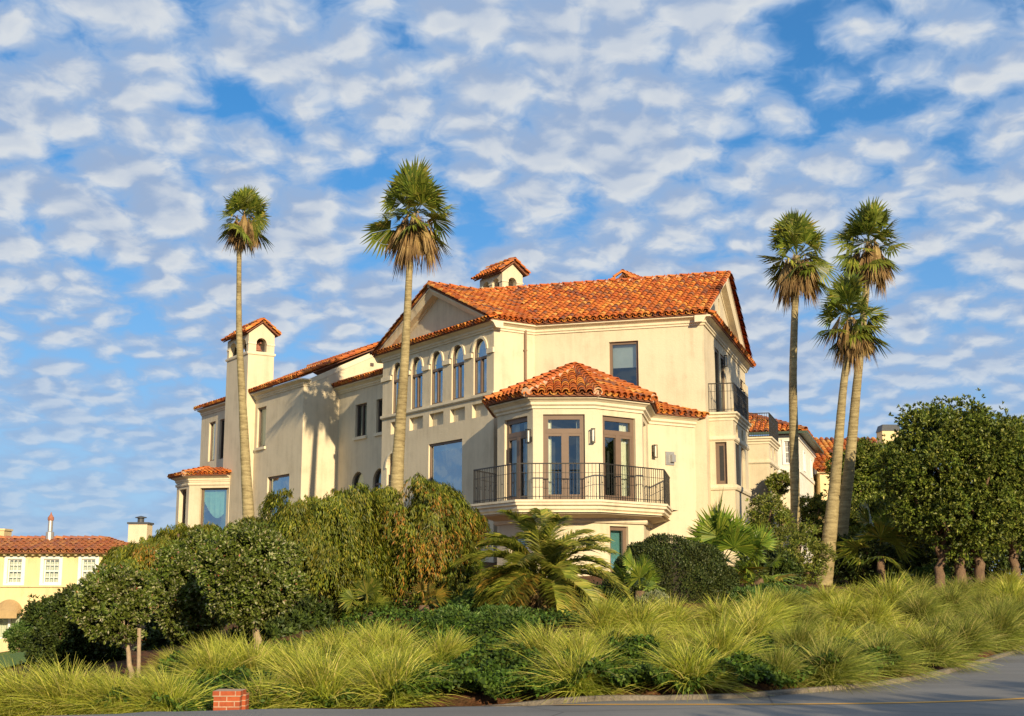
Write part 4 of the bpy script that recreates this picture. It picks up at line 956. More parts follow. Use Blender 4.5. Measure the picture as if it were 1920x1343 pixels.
# ------------------------------------------------------------------ grass clumps
def clump_mesh(seed, n=620, h=.84, lean=(0, 0), spread=1.0, w=.0075):
    rg = np.random.default_rng(seed); az = rg.uniform(0, 2*np.pi, n); th = np.abs(rg.normal(0, .58, n)); th = np.clip(th, 0, 1.15)*spread; L = h*rg.uniform(.55, 1.3, n)*(1.02-.12*th)
    az = az+0; dx, dy = np.cos(az)*np.sin(th)+lean[0]*rg.uniform(.3, 1, n), np.sin(az)*np.sin(th)+lean[1]*rg.uniform(.3, 1, n); dz = np.cos(th)*1.0
    D = nrm(np.stack([dx, dy, dz], 1)); b = rg.normal(0, .07, (n, 2)); P = np.stack([b[:, 0], b[:, 1], np.full(n, -.04)], 1)
    S = nrm(np.cross(D, rg.normal(size=(n, 3)))); curve = rg.uniform(.4, 1.35, n)[:, None]; seg = 5; rows = []
    hd_ = nrm(np.stack([D[:, 0], D[:, 1], np.zeros(n)], 1))
    for k in range(seg+1):
        t = k/seg; p = P+D*(L[:, None]*t)+np.array([0, 0, -1])*(L[:, None]*curve*.50*t**2.2)+hd_*(L[:, None]*curve*.20*t**2)
        ww = w*(1-.85*t); rows.append(np.stack([p-S*ww, p+S*ww], 1))
    V = np.stack(rows, 1)          # n, seg+1, 2, 3
    base = np.arange(n)[:, None]*(2*(seg+1))+np.arange(seg)[None, :]*2
    F = np.stack([base, base+1, base+3, base+2], -1).reshape(-1, 4)
    return V.reshape(-1, 3), F
GM = []
for i, (sd, ln, spd) in enumerate([(1, (-.15, 0), 1.0), (2, (.12, -.05), 1.05), (3, (0, 0), 1.1), (4, (-.32, .0), .95), (5, (.22, 0), 1.05), (6, (-.1, -.12), 1.15), (7, (.05, 0), 1.2), (8, (.3, -.1), .85)]):
    V, F = clump_mesh(sd, n=2000, lean=ln, spread=spd)
    for nm in ('grass', 'grassold'):
        o = npmesh('grass_clump', V, F, M[nm]); me = o.data; bpy.data.objects.remove(o); GM.append(me)
def grass(p, s, kind, old=False, lab='', group=''):
    o = bpy.data.objects.new('grass_clump', GM[kind*2+(1 if old else 0)]); COL.objects.link(o); o.location = p
    o.rotation_euler = (random.uniform(-.12, .12), random.uniform(-.12, .12), random.uniform(-.5, .5)+(math.pi if kind in (2,) and random.random() < .5 else 0)); o.scale = (s*random.uniform(.95, 1.1), s*random.uniform(.95, 1.1), s*random.uniform(.8, 1.12))
    return tag(o, lab, 'grass clump', group)
ORD = 'first second third fourth fifth sixth seventh eighth ninth tenth eleventh twelfth thirteenth fourteenth fifteenth sixteenth seventeenth eighteenth nineteenth twentieth twenty-first twenty-second twenty-third twenty-fourth twenty-fifth twenty-sixth twenty-seventh twenty-eighth twenty-ninth thirtieth thirty-first thirty-second thirty-third thirty-fourth thirty-fifth'.split()
# (px, base py, width px, kind, old)
front = [(-25, 1352, 190, 3, 0), (55, 1352, 180, 3, 0), (140, 1350, 180, 3, 0), (235, 1346, 190, 3, 0), (330, 1340, 190, 3, 0), (505, 1335, 150, 4, 0), (612, 1330, 190, 0, 0), (735, 1324, 185, 1, 0),
 (1080, 1310, 200, 2, 0), (1288, 1303, 200, 1, 0), (1462, 1290, 120, 1, 1), (1552, 1290, 165, 4, 1), (1648, 1272, 165, 4, 1), (1742, 1256, 140, 1, 1), (1806, 1236, 120, 4, 1), (1862, 1222, 130, 4, 1), (1915, 1200, 120, 4, 1)]
mid = [(680, 1266, 170, 0, 0), (770, 1270, 130, 2, 0), (615, 1258, 160, 0, 0), (470, 1285, 160, 0, 0), (700, 1232, 130, 1, 0), (640, 1240, 120, 0, 0), (1090, 1258, 150, 0, 0), (20, 1310, 150, 3, 0), (100, 1305, 160, 3, 0), (195, 1300, 160, 3, 0), (290, 1300, 150, 3, 0), (400, 1296, 180, 0, 0), (560, 1292, 150, 0, 0), (672, 1278, 130, 0, 0), (820, 1288, 70, 4, 0), (735, 1246, 140, 2, 0), (829, 1256, 120, 4, 0), (886, 1258, 55, 1, 0), (955, 1275, 50, 2, 0),
 (1025, 1250, 190, 0, 0), (1145, 1236, 170, 1, 0), (1215, 1232, 150, 0, 0), (1345, 1262, 180, 1, 0), (1405, 1215, 180, 4, 0), (1490, 1240, 150, 1, 1), (1560, 1238, 160, 2, 0), (1622, 1232, 150, 4, 1), (1690, 1226, 140, 4, 0), (1760, 1212, 130, 4, 1), (1822, 1196, 130, 1, 1), (1880, 1182, 120, 4, 1)]
back = [(330, 1268, 120, 3, 0), (430, 1262, 150, 3, 0), (520, 1262, 110, 0, 0), (1130, 1190, 150, 2, 0), (1195, 1190, 140, 1, 0), (1262, 1180, 150, 0, 0), (1300, 1230, 140, 0, 0), (1350, 1180, 150, 1, 0), (1430, 1180, 150, 4, 0), (1505, 1180, 140, 1, 1), (1580, 1170, 140, 2, 0), (1640, 1180, 140, 1, 0), (1668, 1145, 140, 2, 0), (1725, 1165, 130, 4, 1), (1780, 1150, 120, 1, 1), (1840, 1150, 120, 1, 1), (1895, 1140, 120, 2, 0), (1600, 1135, 110, 2, 0), (1720, 1130, 110, 1, 1), (1550, 1140, 100, 2, 0), (1800, 1122, 90, 2, 1), (1890, 1112, 100, 2, 0), (1845, 1118, 90, 1, 1), (1470, 1145, 110, 1, 1)]
for rowname, rows in (('front row along the kerb', front), ('middle row of the bank', mid), ('back row of the bank', back)):
    for i, (px, py, wd, kd, old) in enumerate(sorted(rows)):
        p = onter(px, (py-(13 if rows is front else 0)) if px > 900 else py) if py < 1300 else None
        if p is None:
            x_ = (px-960)/2436*18.0; yk = float(kerb_y(x_))+.62; x_ = (px-960)/2436*yk; p = Vector((x_, yk, hz(x_, yk)))
        s = (.95 if px > 900 else 1.0)*wd/2436*p.y/1.28*(1.12 if rows is front else 1.02 if rows is mid else .92)
        kd = random.choice({0: (0, 0, 5), 1: (1, 2, 6), 2: (2, 6, 1), 3: (3, 3, 0), 4: (4, 7, 1)}[kd])
        grass(p, s*random.uniform(.88, 1.12), kd, old, '%s grass clump in the %s, %s from the left' % ('drier olive' if old else 'yellow green', rowname, ORD[i]), 'ornamental grass clumps on the roadside bank')
# low dark ground cover over the bank
def scatter_region(n, polys):
    out = []
    for poly, w_ in polys:
        a = [onter(*p) for p in poly]; xy = [(p.x, p.y) for p in a]; x0, x1 = min(p[0] for p in xy), max(p[0] for p in xy); y0, y1 = min(p[1] for p in xy), max(p[1] for p in xy); c = 0; need = int(n*w_)
        while c < need:
            x, y = random.uniform(x0, x1), random.uniform(y0, y1)
            if inside(xy, x, y): out.append((x, y)); c += 1
    return np.array(out)
gcv = scatter_region(56000, [([(640, 1215), (1130, 1190), (1130, 1120), (900, 1115), (640, 1130)], .28), ([(700, 1318), (1010, 1312), (1010, 1240), (960, 1170), (800, 1170), (770, 1240)], .42), ([(1130, 1308), (1240, 1308), (1230, 1215), (1150, 1215)], .14), ([(1385, 1302), (1450, 1296), (1450, 1225), (1385, 1235)], .10), ([(1560, 1286), (1690, 1268), (1640, 1200), (1540, 1230)], .10), ([(480, 1318), (640, 1318), (640, 1215), (480, 1250)], .12), ([(300, 1330), (470, 1325), (460, 1240), (300, 1275)], .12)])
ex = np.concatenate([RNG.uniform(-6, 2.2, 9000), RNG.uniform(-2.2, 5.5, 16000)]); gcv = np.concatenate([gcv, np.stack([ex, kerb_y(ex)+.16+RNG.uniform(0, 1.3, 25000)], 1)])
gx, gy = gcv[:, 0], gcv[:, 1]; bump = .16+.10*np.sin(gx*3.1+gy*1.7)+.08*np.sin(gx*7.3-gy*5.1)+.05*np.sin(gx*13+gy*11)
gz_ = ter(gx, gy)+bump*RNG.uniform(.72, 1.0, len(gx))+.05; P_ = np.stack([gx, gy, gz_], 1)
V, F = quads([leaves(P_, rs(len(P_))+np.array([0, -.3, .35]), .075, .05, np.tile([[0, -.3, 1.]], (len(P_), 1)))])
tag(npmesh('ground_cover', V, F, M['ivy']), 'low glossy dark green ground cover carpeting the bank between grass clumps', 'ground cover', kind='stuff')
# ------------------------------------------------------------------ palms
def fan_leaf(o, d, up, pet, rad, nseg=22, arc=R(215), droop=.5, w=None, rg=RNG):
    """returns quads for one palmate leaf: petiole from o along d, blades beyond"""
    d = d/np.linalg.norm(d); s = np.cross(d, up); s /= np.linalg.norm(s); n = np.cross(s, d); out = []
    c = o+d*pet-np.array([0, 0, 1])*pet*pet*.10; pw_ = .022
    out.append(np.stack([o-s*pw_, o+s*pw_, c+s*pw_*.7, c-s*pw_*.7]))
    a = np.linspace(-arc/2, arc/2, nseg)+rg.normal(0, .03, nseg); L = rad*(.72+.28*np.cos(a*.75))*rg.uniform(.9, 1.08, nseg)
    B = d[None]*np.cos(a)[:, None]+s[None]*np.sin(a)[:, None]+n[None]*(.18*np.cos(a*2)[:, None])
    B = nrm(B); ww = (w or rad*arc/nseg*.34)
    T = nrm(np.cross(B, n[None]))
    m1 = c+B*(L*.55)[:, None]-np.array([0, 0, 1])*(L*droop*.10)[:, None]; tip = c+B*(L*.93)[:, None]-np.array([0, 0, 1])*(L*droop*rg.uniform(.3, 1.0, nseg)*.55)[:, None]
    c0 = np.repeat(c[None], nseg, 0); off = n[None]*ww*.5
    q1 = np.stack([c0, m1-T*ww+off*0, m1+off, c0+T*.001], 1); q2 = np.stack([c0, m1+off, m1+T*ww, c0-T*.001], 1)
    q3 = np.stack([m1-T*ww, tip, tip+T*.004, m1+T*ww], 1)
    return [out[0][None], q1, q2, q3]
def palm_crown(c, r, n, lo, hi, rad, dead=False, seed=0, flat=1.0, nseg=22, arc=185):
    """leaves leave the top of the trunk at elevations lo..hi (degrees)"""
    rg = np.random.default_rng(seed); Q = []
    for i in range(n):
        az = i*2.39996+rg.uniform(-.35, .35); q = i/(n-1); el = R(lo+(hi-lo)*q**.8+rg.uniform(-15, 15)*(1 if not dead else .5))
        d = np.array([math.cos(az)*math.cos(el), math.sin(az)*math.cos(el), math.sin(el)]); up = np.array([-math.cos(az)*math.sin(el), -math.sin(az)*math.sin(el), math.cos(el)])+rg.normal(size=3)*(.45 if not dead else .8)
        o = np.array(c)+np.array([0, 0, (q-.5)*.35*r])
        if dead:
            h = np.array([math.cos(az), math.sin(az), 0]); o2 = o+h*r*rg.uniform(.08, .34)+np.array([0, 0, r*rg.uniform(-.15, .10)]); s_ = np.array([-h[1], h[0], 0])
            Q.append(np.stack([o-s_*.012, o+s_*.012, o2+s_*.012, o2-s_*.012])[None])
            for m_ in range(2): Q += fan_leaf(o2, d+rg.normal(size=3)*.07, h+rg.normal(size=3)*.6, r*.05, rad*rg.uniform(.75, 1.15), nseg=12, droop=.3, arc=R(rg.uniform(14, 36)), w=.024, rg=rg)
        else:
            pet = r*rg.uniform(.34, .52); Q += fan_leaf(o, d, up, pet*rg.uniform(.8, 1.15), rad*rg.uniform(.75, 1.15), nseg=nseg, droop=(.15+.75*(1-q)), arc=R(arc+rg.uniform(-25, 20)), rg=rg)
    return quads(Q)
def trunk_mb(pts, rad):
    """densify, with faint leaf-scar rings"""
    P = [Vector(p) for p in pts]; m = MB(); dn = []; rr = []
    for i in range(len(P)-1):
        a, b = P[max(i-1, 0)], P[i]; c, d = P[i+1], P[min(i+2, len(P)-1)]; L = (c-b).length; k = max(3, int(L/.09))
        for j in range(k):
            t = j/k; q = .5*((2*b)+(c-a)*t+(2*a-5*b+4*c-d)*t*t+(3*b-a-3*c+d)*t**3); dn.append(q); rr.append((rad[i]*(1-t)+rad[i+1]*t)*(1+.022*random.uniform(-1, 1)))
    dn.append(P[-1]); rr.append(rad[-1]); m.tube(dn, rr, 14); return m
def tall_palm(pix, D, wpx, crown_c, crown_r, skirt_px, lab, seed, zb=None):
    pts = [at(px, py, D) for px, py in pix]; z0 = hz(pts[0].x, D)-.2
    b = pts[0].copy(); 
    if b.z > z0: b = Vector((b.x+(pts[0].x-pts[1].x)*.2, D, z0)); pts = [b]+pts; wpx = [wpx[0]*1.12]+wpx
    rad = [w_/2436*D/2 for w_ in wpx]
    t = empty('palm_tree', (b.x, D, z0), lab, 'palm tree', 'tall slender fan palms')
    trunk_mb(pts, rad).build('trunk', M['ptrunk'], t, smooth=True)
    c = pts[-1]; k = crown_r/2436*D; 
    V, F = palm_crown((c.x, c.y, c.z), k*1.12, 30, -42, 88, k*.70, seed=seed); npmesh('crown', V, F, M['frond'], t)
    V, F = palm_crown((c.x, c.y, c.z-k*.12), k*1.0, 26, -89, -76, k*.96, dead=True, seed=seed+50); npmesh('dead_skirt', V, F, M['deadfrond'], t)
tall_palm([(466, 985), (462, 900), (455, 760), (449, 640), (448, 540), (450, 440), (459, 405)], 46, [23, 20, 15, 12, 10, 9, 8], None, 56, 0, 'curved slender palm in front of the bell tower, its crown smallest of all', 100)
tall_palm([(744, 912), (749, 820), (757, 700), (763, 600), (768, 500), (772, 430), (777, 400)], 47.4, [26, 22, 18, 15, 13, 12, 11], None, 84, 0, 'tall palm in front of the arched windows, its thick brown skirt largest', 200)
tall_palm([(1491, 1098), (1491, 950), (1488, 800), (1487, 700), (1491, 560), (1494, 480)], 44.5, [19, 18, 17, 15, 13, 12], None, 76, 0, 'straight upright palm nearest the house on the right, beside its balcony', 300)
tall_palm([(1570, 1100), (1577, 1000), (1592, 880), (1605, 740), (1613, 660), (1624, 540), (1629, 455)], 45, [30, 26, 21, 17, 15, 13, 12], None, 74, 0, 'tallest of the right-hand palms, dark lower trunk behind its leaning neighbour', 400)
tall_palm([(1543, 1112), (1556, 1000), (1568, 880), (1580, 740), (1588, 670), (1594, 595)], 42, [32, 27, 20, 15, 13, 11], None, 74, 0, 'leaning palm with the shortest trunk and lowest crown of the right-hand group', 500)
# ------------------------------------------------------------------ broadleaf trees
def tree(name, lab, cat, c, r, D, base=None, lumps=16, n=9000, k=5, L=.10, W=.045, mat='pohu', bark='bark', r0=.10, seed=1, ry=None, f=(.28, .45), group=None, upb=.15, nl=8, top=None, fill=.25, cut=None, trunks=None, gap=-.30):
    cx, cz = at(c[0], c[1], D), None; rx, rz = r[0]/2436*D*.88, r[1]/2436*D*.90; ryy = ry or rx*.9
    b = at(base[0], base[1], D) if base else Vector((cx.x, D, 0)); b = Vector((b.x, D, hz(b.x, D)))
    t = empty(name, b, lab, cat, group)
    ls = lumpset((cx.x, cx.y, cx.z), (rx, ryy, rz), lumps, f=f, seed=seed)
    ls.append((cx.x, cx.y, cx.z, rx*.7, ryy*.7, rz*.7))
    P, O = shell(ls, int(n*1.6), upb=upb); g_ = lump_noise(P, 2.6/max(.35, (rx*rz)**.5*.55), seed); kp_ = g_ > gap; P, O = P[kp_], O[kp_]; P = P+O*(RNG.normal(0, .075, len(P))*min(rx, 2.0)+.05*lump_noise(P, 3.5, seed+1)*min(rx, 2.0))[:, None]
    Vs = rosettes(P, O, k, L, W)
    V, F = quads(Vs); npmesh('crown', V, F, M[mat], t)
    m = MB()
    if trunks:
        for (bx_, by_, tx_, ty_, rr_) in trunks:
            q = at(bx_, by_, D); q = Vector((q.x, D, hz(q.x, D))); limbs(m, q, at(tx_, ty_, D), ls, rr_, nl, seed+int(bx_))
    else:
        tp = at(*top, D) if top else Vector((b.x+(cx.x-b.x)*.35, D, cx.z-rz*.62)); limbs(m, b, tp, ls, r0, nl, seed)
    m.build('trunk', M[bark], t, smooth=True); return t
def weeping(name, lab, c, r, D, mat, base=None, lumps=24, n=1500, drop=(.5, 1.7), seed=3, L=.12, W=.026, zmin=None, r0=.12, group='weeping trees below the house'):
    cx = at(c[0], c[1], D); rx, rz = r[0]/2436*D, r[1]/2436*D; rg = np.random.default_rng(seed)
    b = at(base[0], base[1], D) if base else cx; b = Vector((b.x, D, hz(b.x, D)-.1)); t = empty(name, b, lab, 'tree', group)
    ls = []; nm_ = max(4, lumps//7); dl = []
    for k in range(nm_):
        a = k*2.39996+rg.uniform(-.4, .4); h = 1-2*(k+.5)/nm_; h = h*.9+rg.uniform(-.15, .15); q = math.sqrt(max(.08, 1-abs(max(h, 0))**2.2))*rg.uniform(.62, .98); dm = rg.uniform(*drop)
        mc = (cx.x+rx*q*.78*math.cos(a), cx.y+rx*.62*q*math.sin(a), cx.z+rz*h*.72)
        for j in range(7):
            s = rg.uniform(.16, .27); ls.append((mc[0]+rg.normal(0, .16)*rx, mc[1]+rg.normal(0, .13)*rx, mc[2]+rg.normal(0, .16)*rz, rx*s, rx*s, max(rz, rx*.7)*s*.9)); dl.append(dm*rg.uniform(.6, 1.15))
    dl = np.array(dl)
    C = np.array([l[:3] for l in ls]); Rr = np.array([l[3:6] for l in ls]); i = rg.integers(0, len(ls), n); d = rs(n); d[:, 2] = np.abs(d[:, 2])*.9-.1; d = nrm(d)
    P = C[i]+d*Rr[i]*RNG.uniform(.8, 1.05, n)[:, None]; O = d; kp_ = lump_noise(P, 1.9, seed) > -.12; P, O, i = P[kp_], O[kp_], i[kp_]; n = len(P)
    Ls = dl[i]*RNG.uniform(.45, 1.15, n); st = 13; Vs = []
    hO = nrm(O*np.array([1, 1, .15])+(P-np.array([cx.x, cx.y, cx.z]))*np.array([.5, .5, 0])); ph = RNG.uniform(0, 6.28, n)
    for j in range(st):
        q = np.clip((j+RNG.uniform(-.4, .4, n))/st, 0, 1)
        p = P+hO*(.34*q**.6)[:, None]+np.array([0, 0, .16])*(q*(1-q)*4)[:, None]-np.array([0, 0, 1])*(Ls*q**1.3)[:, None]+np.stack([np.sin(ph+q*4)*.06, np.cos(ph+q*4)*.06, 0*q], 1)
        for s_ in range(3):
            D_ = nrm(np.stack([RNG.normal(0, .30, n), RNG.normal(0, .30, n), -np.ones(n)*RNG.uniform(.5, 1.1, n)], 1)+hO*.3)
            Vs.append(leaves(p+RNG.normal(0, .025, (n, 3)), D_, L*RNG.uniform(.7, 1.2, n), W, hO))
    if mat == 'weepr':
        A_ = [v for i_, v in enumerate(Vs) if i_//3 < 7]; B_ = [v for i_, v in enumerate(Vs) if i_//3 >= 7]; sel = (lump_noise(P, 1.8, 3) > .1)
        V, F = quads([v for v in A_]+[v[~sel] for v in B_]); npmesh('crown', V, F, M['weepg'], t); V, F = quads([v[sel] for v in B_]); npmesh('new_shoots', V, F, M['weepr'], t)
    else: V, F = quads(Vs); npmesh('crown', V, F, M[mat], t)
    m = MB(); limbs(m, b, (b.x+(cx.x-b.x)*.5, D, cx.z-rz*.35), ls, r0, 12, seed); m.build('trunk', M['bark'], t, smooth=True); return t
# left group
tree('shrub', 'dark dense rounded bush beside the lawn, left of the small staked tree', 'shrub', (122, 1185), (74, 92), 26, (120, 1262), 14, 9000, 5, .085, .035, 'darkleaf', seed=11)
tree('young_tree', 'young tree with bright green leaves and thin pale trunk tied to a stake', 'tree', (212, 1132), (74, 80), 23, (249, 1262), 24, 7500, 5, .08, .036, 'pohu', 'palebark', .05, seed=12, f=(.24, .36), top=(236, 1198))
st_ = MB(); a_ = at(262, 1255, 22.9); b_ = at(261, 1178, 22.9); st_.tube([a_-Vector((0, 0, .5)), b_], .035, 8); tag(st_.build('tree_stake', M['palebark'], origin=(a_.x, a_.y, a_.z-.5)), 'thin round wooden stake standing beside the young tree on the left', 'stake')
tree('flowering_tree', 'broad leathery tree with whitish buds, left of the trunk with peeling pale bark', 'tree', (360, 1106), (80, 106), 26.5, (392, 1250), 26, 17000, 5, .078, .036, 'pohu', 'bark', .08, seed=13, f=(.24, .38))
tree('flowering_tree', 'large leathery tree with red and whitish flower specks on a leaning pale trunk', 'tree', (466, 1086), (98, 102), 24, (487, 1242), 34, 20000, 5, .078, .036, 'pohu', 'palebark', .085, seed=14, f=(.24, .36), top=(478, 1165))
weeping('weeping_tree', 'russet weeping tree hanging in front of the yellow house corner', (252, 1050), (66, 46), 33, 'weepr', (240, 1200), 22, 1900, (.3, .9), seed=21)
weeping('weeping_tree', 'dark green weeping tree below the far left bay of the villa', (315, 1045), (95, 70), 34, 'weepg', (330, 1200), 30, 2600, (.3, 1.1), seed=22)
weeping('weeping_tree', 'low green weeping tree at the foot of the bell tower', (425, 1020), (95, 50), 36, 'weepg', (430, 1180), 24, 2200, (.3, .9), seed=23)
weeping('weeping_tree', 'full green weeping tree left of the two beside the bay balcony', (596, 1008), (100, 96), 30, 'weepg', (610, 1190), 105, 6800, (.6, 2.1), seed=24)
weeping('weeping_tree', 'weeping tree with rust-coloured shoots hanging directly left of the balcony', (780, 985), (98, 96), 31, 'weepr', (760, 1170), 105, 6800, (.6, 2.2), seed=25)
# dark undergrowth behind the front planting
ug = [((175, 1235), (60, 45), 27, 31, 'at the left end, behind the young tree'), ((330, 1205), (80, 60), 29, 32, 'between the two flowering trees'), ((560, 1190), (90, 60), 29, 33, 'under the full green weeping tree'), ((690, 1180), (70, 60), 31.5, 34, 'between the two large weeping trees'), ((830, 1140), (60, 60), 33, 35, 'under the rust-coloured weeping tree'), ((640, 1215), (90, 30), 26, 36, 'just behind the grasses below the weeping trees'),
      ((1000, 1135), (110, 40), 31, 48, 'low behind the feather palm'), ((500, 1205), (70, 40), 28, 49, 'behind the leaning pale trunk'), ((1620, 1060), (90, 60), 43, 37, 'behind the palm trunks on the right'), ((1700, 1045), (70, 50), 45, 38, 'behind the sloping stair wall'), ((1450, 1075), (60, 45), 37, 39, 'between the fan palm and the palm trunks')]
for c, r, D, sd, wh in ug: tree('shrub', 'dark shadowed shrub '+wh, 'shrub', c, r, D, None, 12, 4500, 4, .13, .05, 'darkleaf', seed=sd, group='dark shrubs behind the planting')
# hedge dome
def dome(name, lab, c, r, D, n, L, W, mat, ry=None, bump=.05, cat='shrub', seed=5):
    cx = at(c[0], c[1], D); rx, rz = r[0]/2436*D, r[1]/2436*D; ry = ry or rx*.8; t = empty(name, (cx.x, D, hz(cx.x, D)), lab, cat)
    d = rs(n); d[:, 2] = np.abs(d[:, 2])*1.15-.15; d = nrm(d); e = nrm(np.abs(d)**.72*np.sign(d)); ph = np.sin(d[:, 0]*9+d[:, 1]*5)*np.sin(d[:, 2]*11+d[:, 0]*4)
    P = np.array([cx.x, cx.y, cx.z-rz])+e*np.array([rx, ry, rz*2])*(RNG.uniform(.93, 1.0, n)+bump*ph)[:, None]
    V, F = quads([leaves(P+RNG.normal(0, .02, (n, 3)), d+rs(n)*.9+np.array([0, 0, .2]), L, W, d)]); npmesh('foliage', V, F, M[mat], t)
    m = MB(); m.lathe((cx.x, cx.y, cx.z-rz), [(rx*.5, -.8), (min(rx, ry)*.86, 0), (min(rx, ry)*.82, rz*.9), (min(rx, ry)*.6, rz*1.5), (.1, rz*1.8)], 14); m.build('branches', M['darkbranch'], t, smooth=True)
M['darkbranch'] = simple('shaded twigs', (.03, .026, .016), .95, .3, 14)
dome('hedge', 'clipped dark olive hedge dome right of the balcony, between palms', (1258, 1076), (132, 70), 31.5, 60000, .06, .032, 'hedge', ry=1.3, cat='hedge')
# olive-like airy shrubs near the palms
tree('tall_shrub', 'airy olive shrub against the corner of the villa wall', 'shrub', (1442, 985), (48, 68), 41, (1450, 1120), 12, 1700, 5, .12, .035, 'olive', 'bark', .05, seed=41, upb=.3)
tree('tall_shrub', 'airy olive shrub wrapping the straight palm trunk', 'shrub', (1500, 1045), (62, 60), 37.4, (1505, 1120), 12, 1900, 5, .11, .032, 'olive', 'bark', .05, seed=42, upb=.3)
tree('tall_shrub', 'airy olive shrub below the white neighbouring house', 'shrub', (1530, 985), (52, 66), 46, (1530, 1120), 12, 2400, 5, .13, .04, 'olive', 'bark', .06, seed=43, upb=.3)
tree('tall_shrub', 'small olive shrub over the garden wall near the white house', 'shrub', (1462, 908), (26, 26), 56, (1462, 1000), 8, 900, 5, .13, .04, 'olive', 'bark', .05, seed=44, upb=.3)
tree('background_tree', 'dark green tree behind the leaning palm trunks', 'tree', (1615, 915), (66, 88), 52, (1610, 1100), 18, 9000, 5, .15, .06, 'pohu2', 'bark', .15, seed=45)
tree('background_tree', 'bright topped bushy tree in front of the far chimney', 'tree', (1668, 885), (56, 62), 54, (1668, 1100), 14, 6000, 5, .15, .06, 'bright', 'bark', .15, seed=46)
tree('background_tree', 'dark tree filling the gap behind the sloping stair wall', 'tree', (1640, 1000), (90, 80), 50, (1640, 1110), 16, 7500, 5, .15, .06, 'pohu2', 'bark', .15, seed=47)
# the two great rounded trees on the right
tree('flowering_tree', 'large rounded dark tree on three stout trunks at the right', 'tree', (1800, 898), (152, 146), 40.5, (1800, 1105), 50, 30000, 6, .125, .056, 'pohu2', 'redbark', .2, seed=51, gap=-.5, f=(.2, .38), nl=10,
     trunks=[(1763, 1108, 1764, 1030, .17), (1803, 1115, 1801, 1022, .19), (1836, 1115, 1836, 1035, .19)])
tree('flowering_tree', 'dark rounded tree at the right edge with one trunk', 'tree', (1915, 915), (85, 135), 43, (1900, 1100), 26, 14000, 5, .14, .06, 'pohu2', 'redbark', .19, seed=52, f=(.25, .4), top=(1900, 1035))
tree('background_tree', 'shadowed tree closing the view behind the large rounded tree', 'tree', (1800, 1035), (170, 50), 50, (1800, 1110), 16, 7000, 5, .18, .08, 'darkleaf', 'bark', .15, seed=53)
# stair wall
sw = MB(); a_ = at(1650, 1066, 44.0); b_ = at(1716, 1100, 42.5); m_p = Vector((.0, .22, 0)); dzz = Vector((0, 0, 1.6))
sw.box8([a_-dzz, b_-dzz, b_-dzz+m_p, a_-dzz+m_p, a_, b_, b_+m_p, a_+m_p]); tag(sw.build('garden_wall', M['concrete'], origin=(a_.x, a_.y, a_.z-1.6)), 'short sloping brown stair wall under the dark trees on the right', 'garden wall')
# ------------------------------------------------------------------ fan palms and the feather palm
def fan_shrub(lab, c, D, rad, n, lo=-10, hi=80, mat='fan', seed=7, pet=1.0, base=None, gold=0):
    p = at(c[0], c[1], D); b = Vector((p.x, D, hz(p.x, D))); t = empty('fan_palm', b, lab, 'fan palm', 'low fan palms on the bank')
    o = Vector((p.x, D, max(b.z+.2, p.z))); k = rad/2436*D
    V, F = palm_crown((o.x, o.y, o.z), k*pet*1.15, max(9, int(n*.72)), lo, hi, k*.66, seed=seed, nseg=32, arc=205); npmesh('crown', V, F, M[mat], t)
    if gold: V, F = palm_crown((o.x, o.y, o.z-.1), k*pet, gold, -40, 5, k*.55, seed=seed+1, nseg=28); npmesh('yellow_fronds', V, F, M['goldfrond'], t)
    m = MB(); m.tube([b-Vector((0, 0, .2)), b.lerp(o, .5), o], [.16, .14, .10], 10); m.build('trunk', M['bark'], t, smooth=True)
fan_shrub('big bright fan palm right of the clipped hedge dome', (1350, 1068), 33.5, 108, 26, 0, 80, seed=61, gold=6)
fan_shrub('smaller fan palm with yellowing lower leaves beside the big bright one', (1422, 1080), 33, 80, 13, -15, 70, seed=62, gold=7)
fan_shrub('low fan palm at the left foot of the clipped hedge dome', (1200, 1108), 29, 68, 15, -5, 70, seed=63)
fan_shrub('low fan palm under the rust-coloured weeping tree, left of the feather palm', (872, 1085), 31, 70, 14, -5, 75, seed=64)
fan_shrub('dark low fan palm between the weeping trees', (690, 1165), 29, 60, 13, -5, 70, 'frond', seed=65)
fan_shrub('yellow-edged small fan palm above the green mounds', (795, 1135), 28.5, 50, 10, -15, 60, 'goldfrond', seed=66)
fan_shrub('shadowed fan palm behind the dark lower palm trunk', (1650, 1035), 42, 85, 16, -10, 60, 'frond', seed=67)
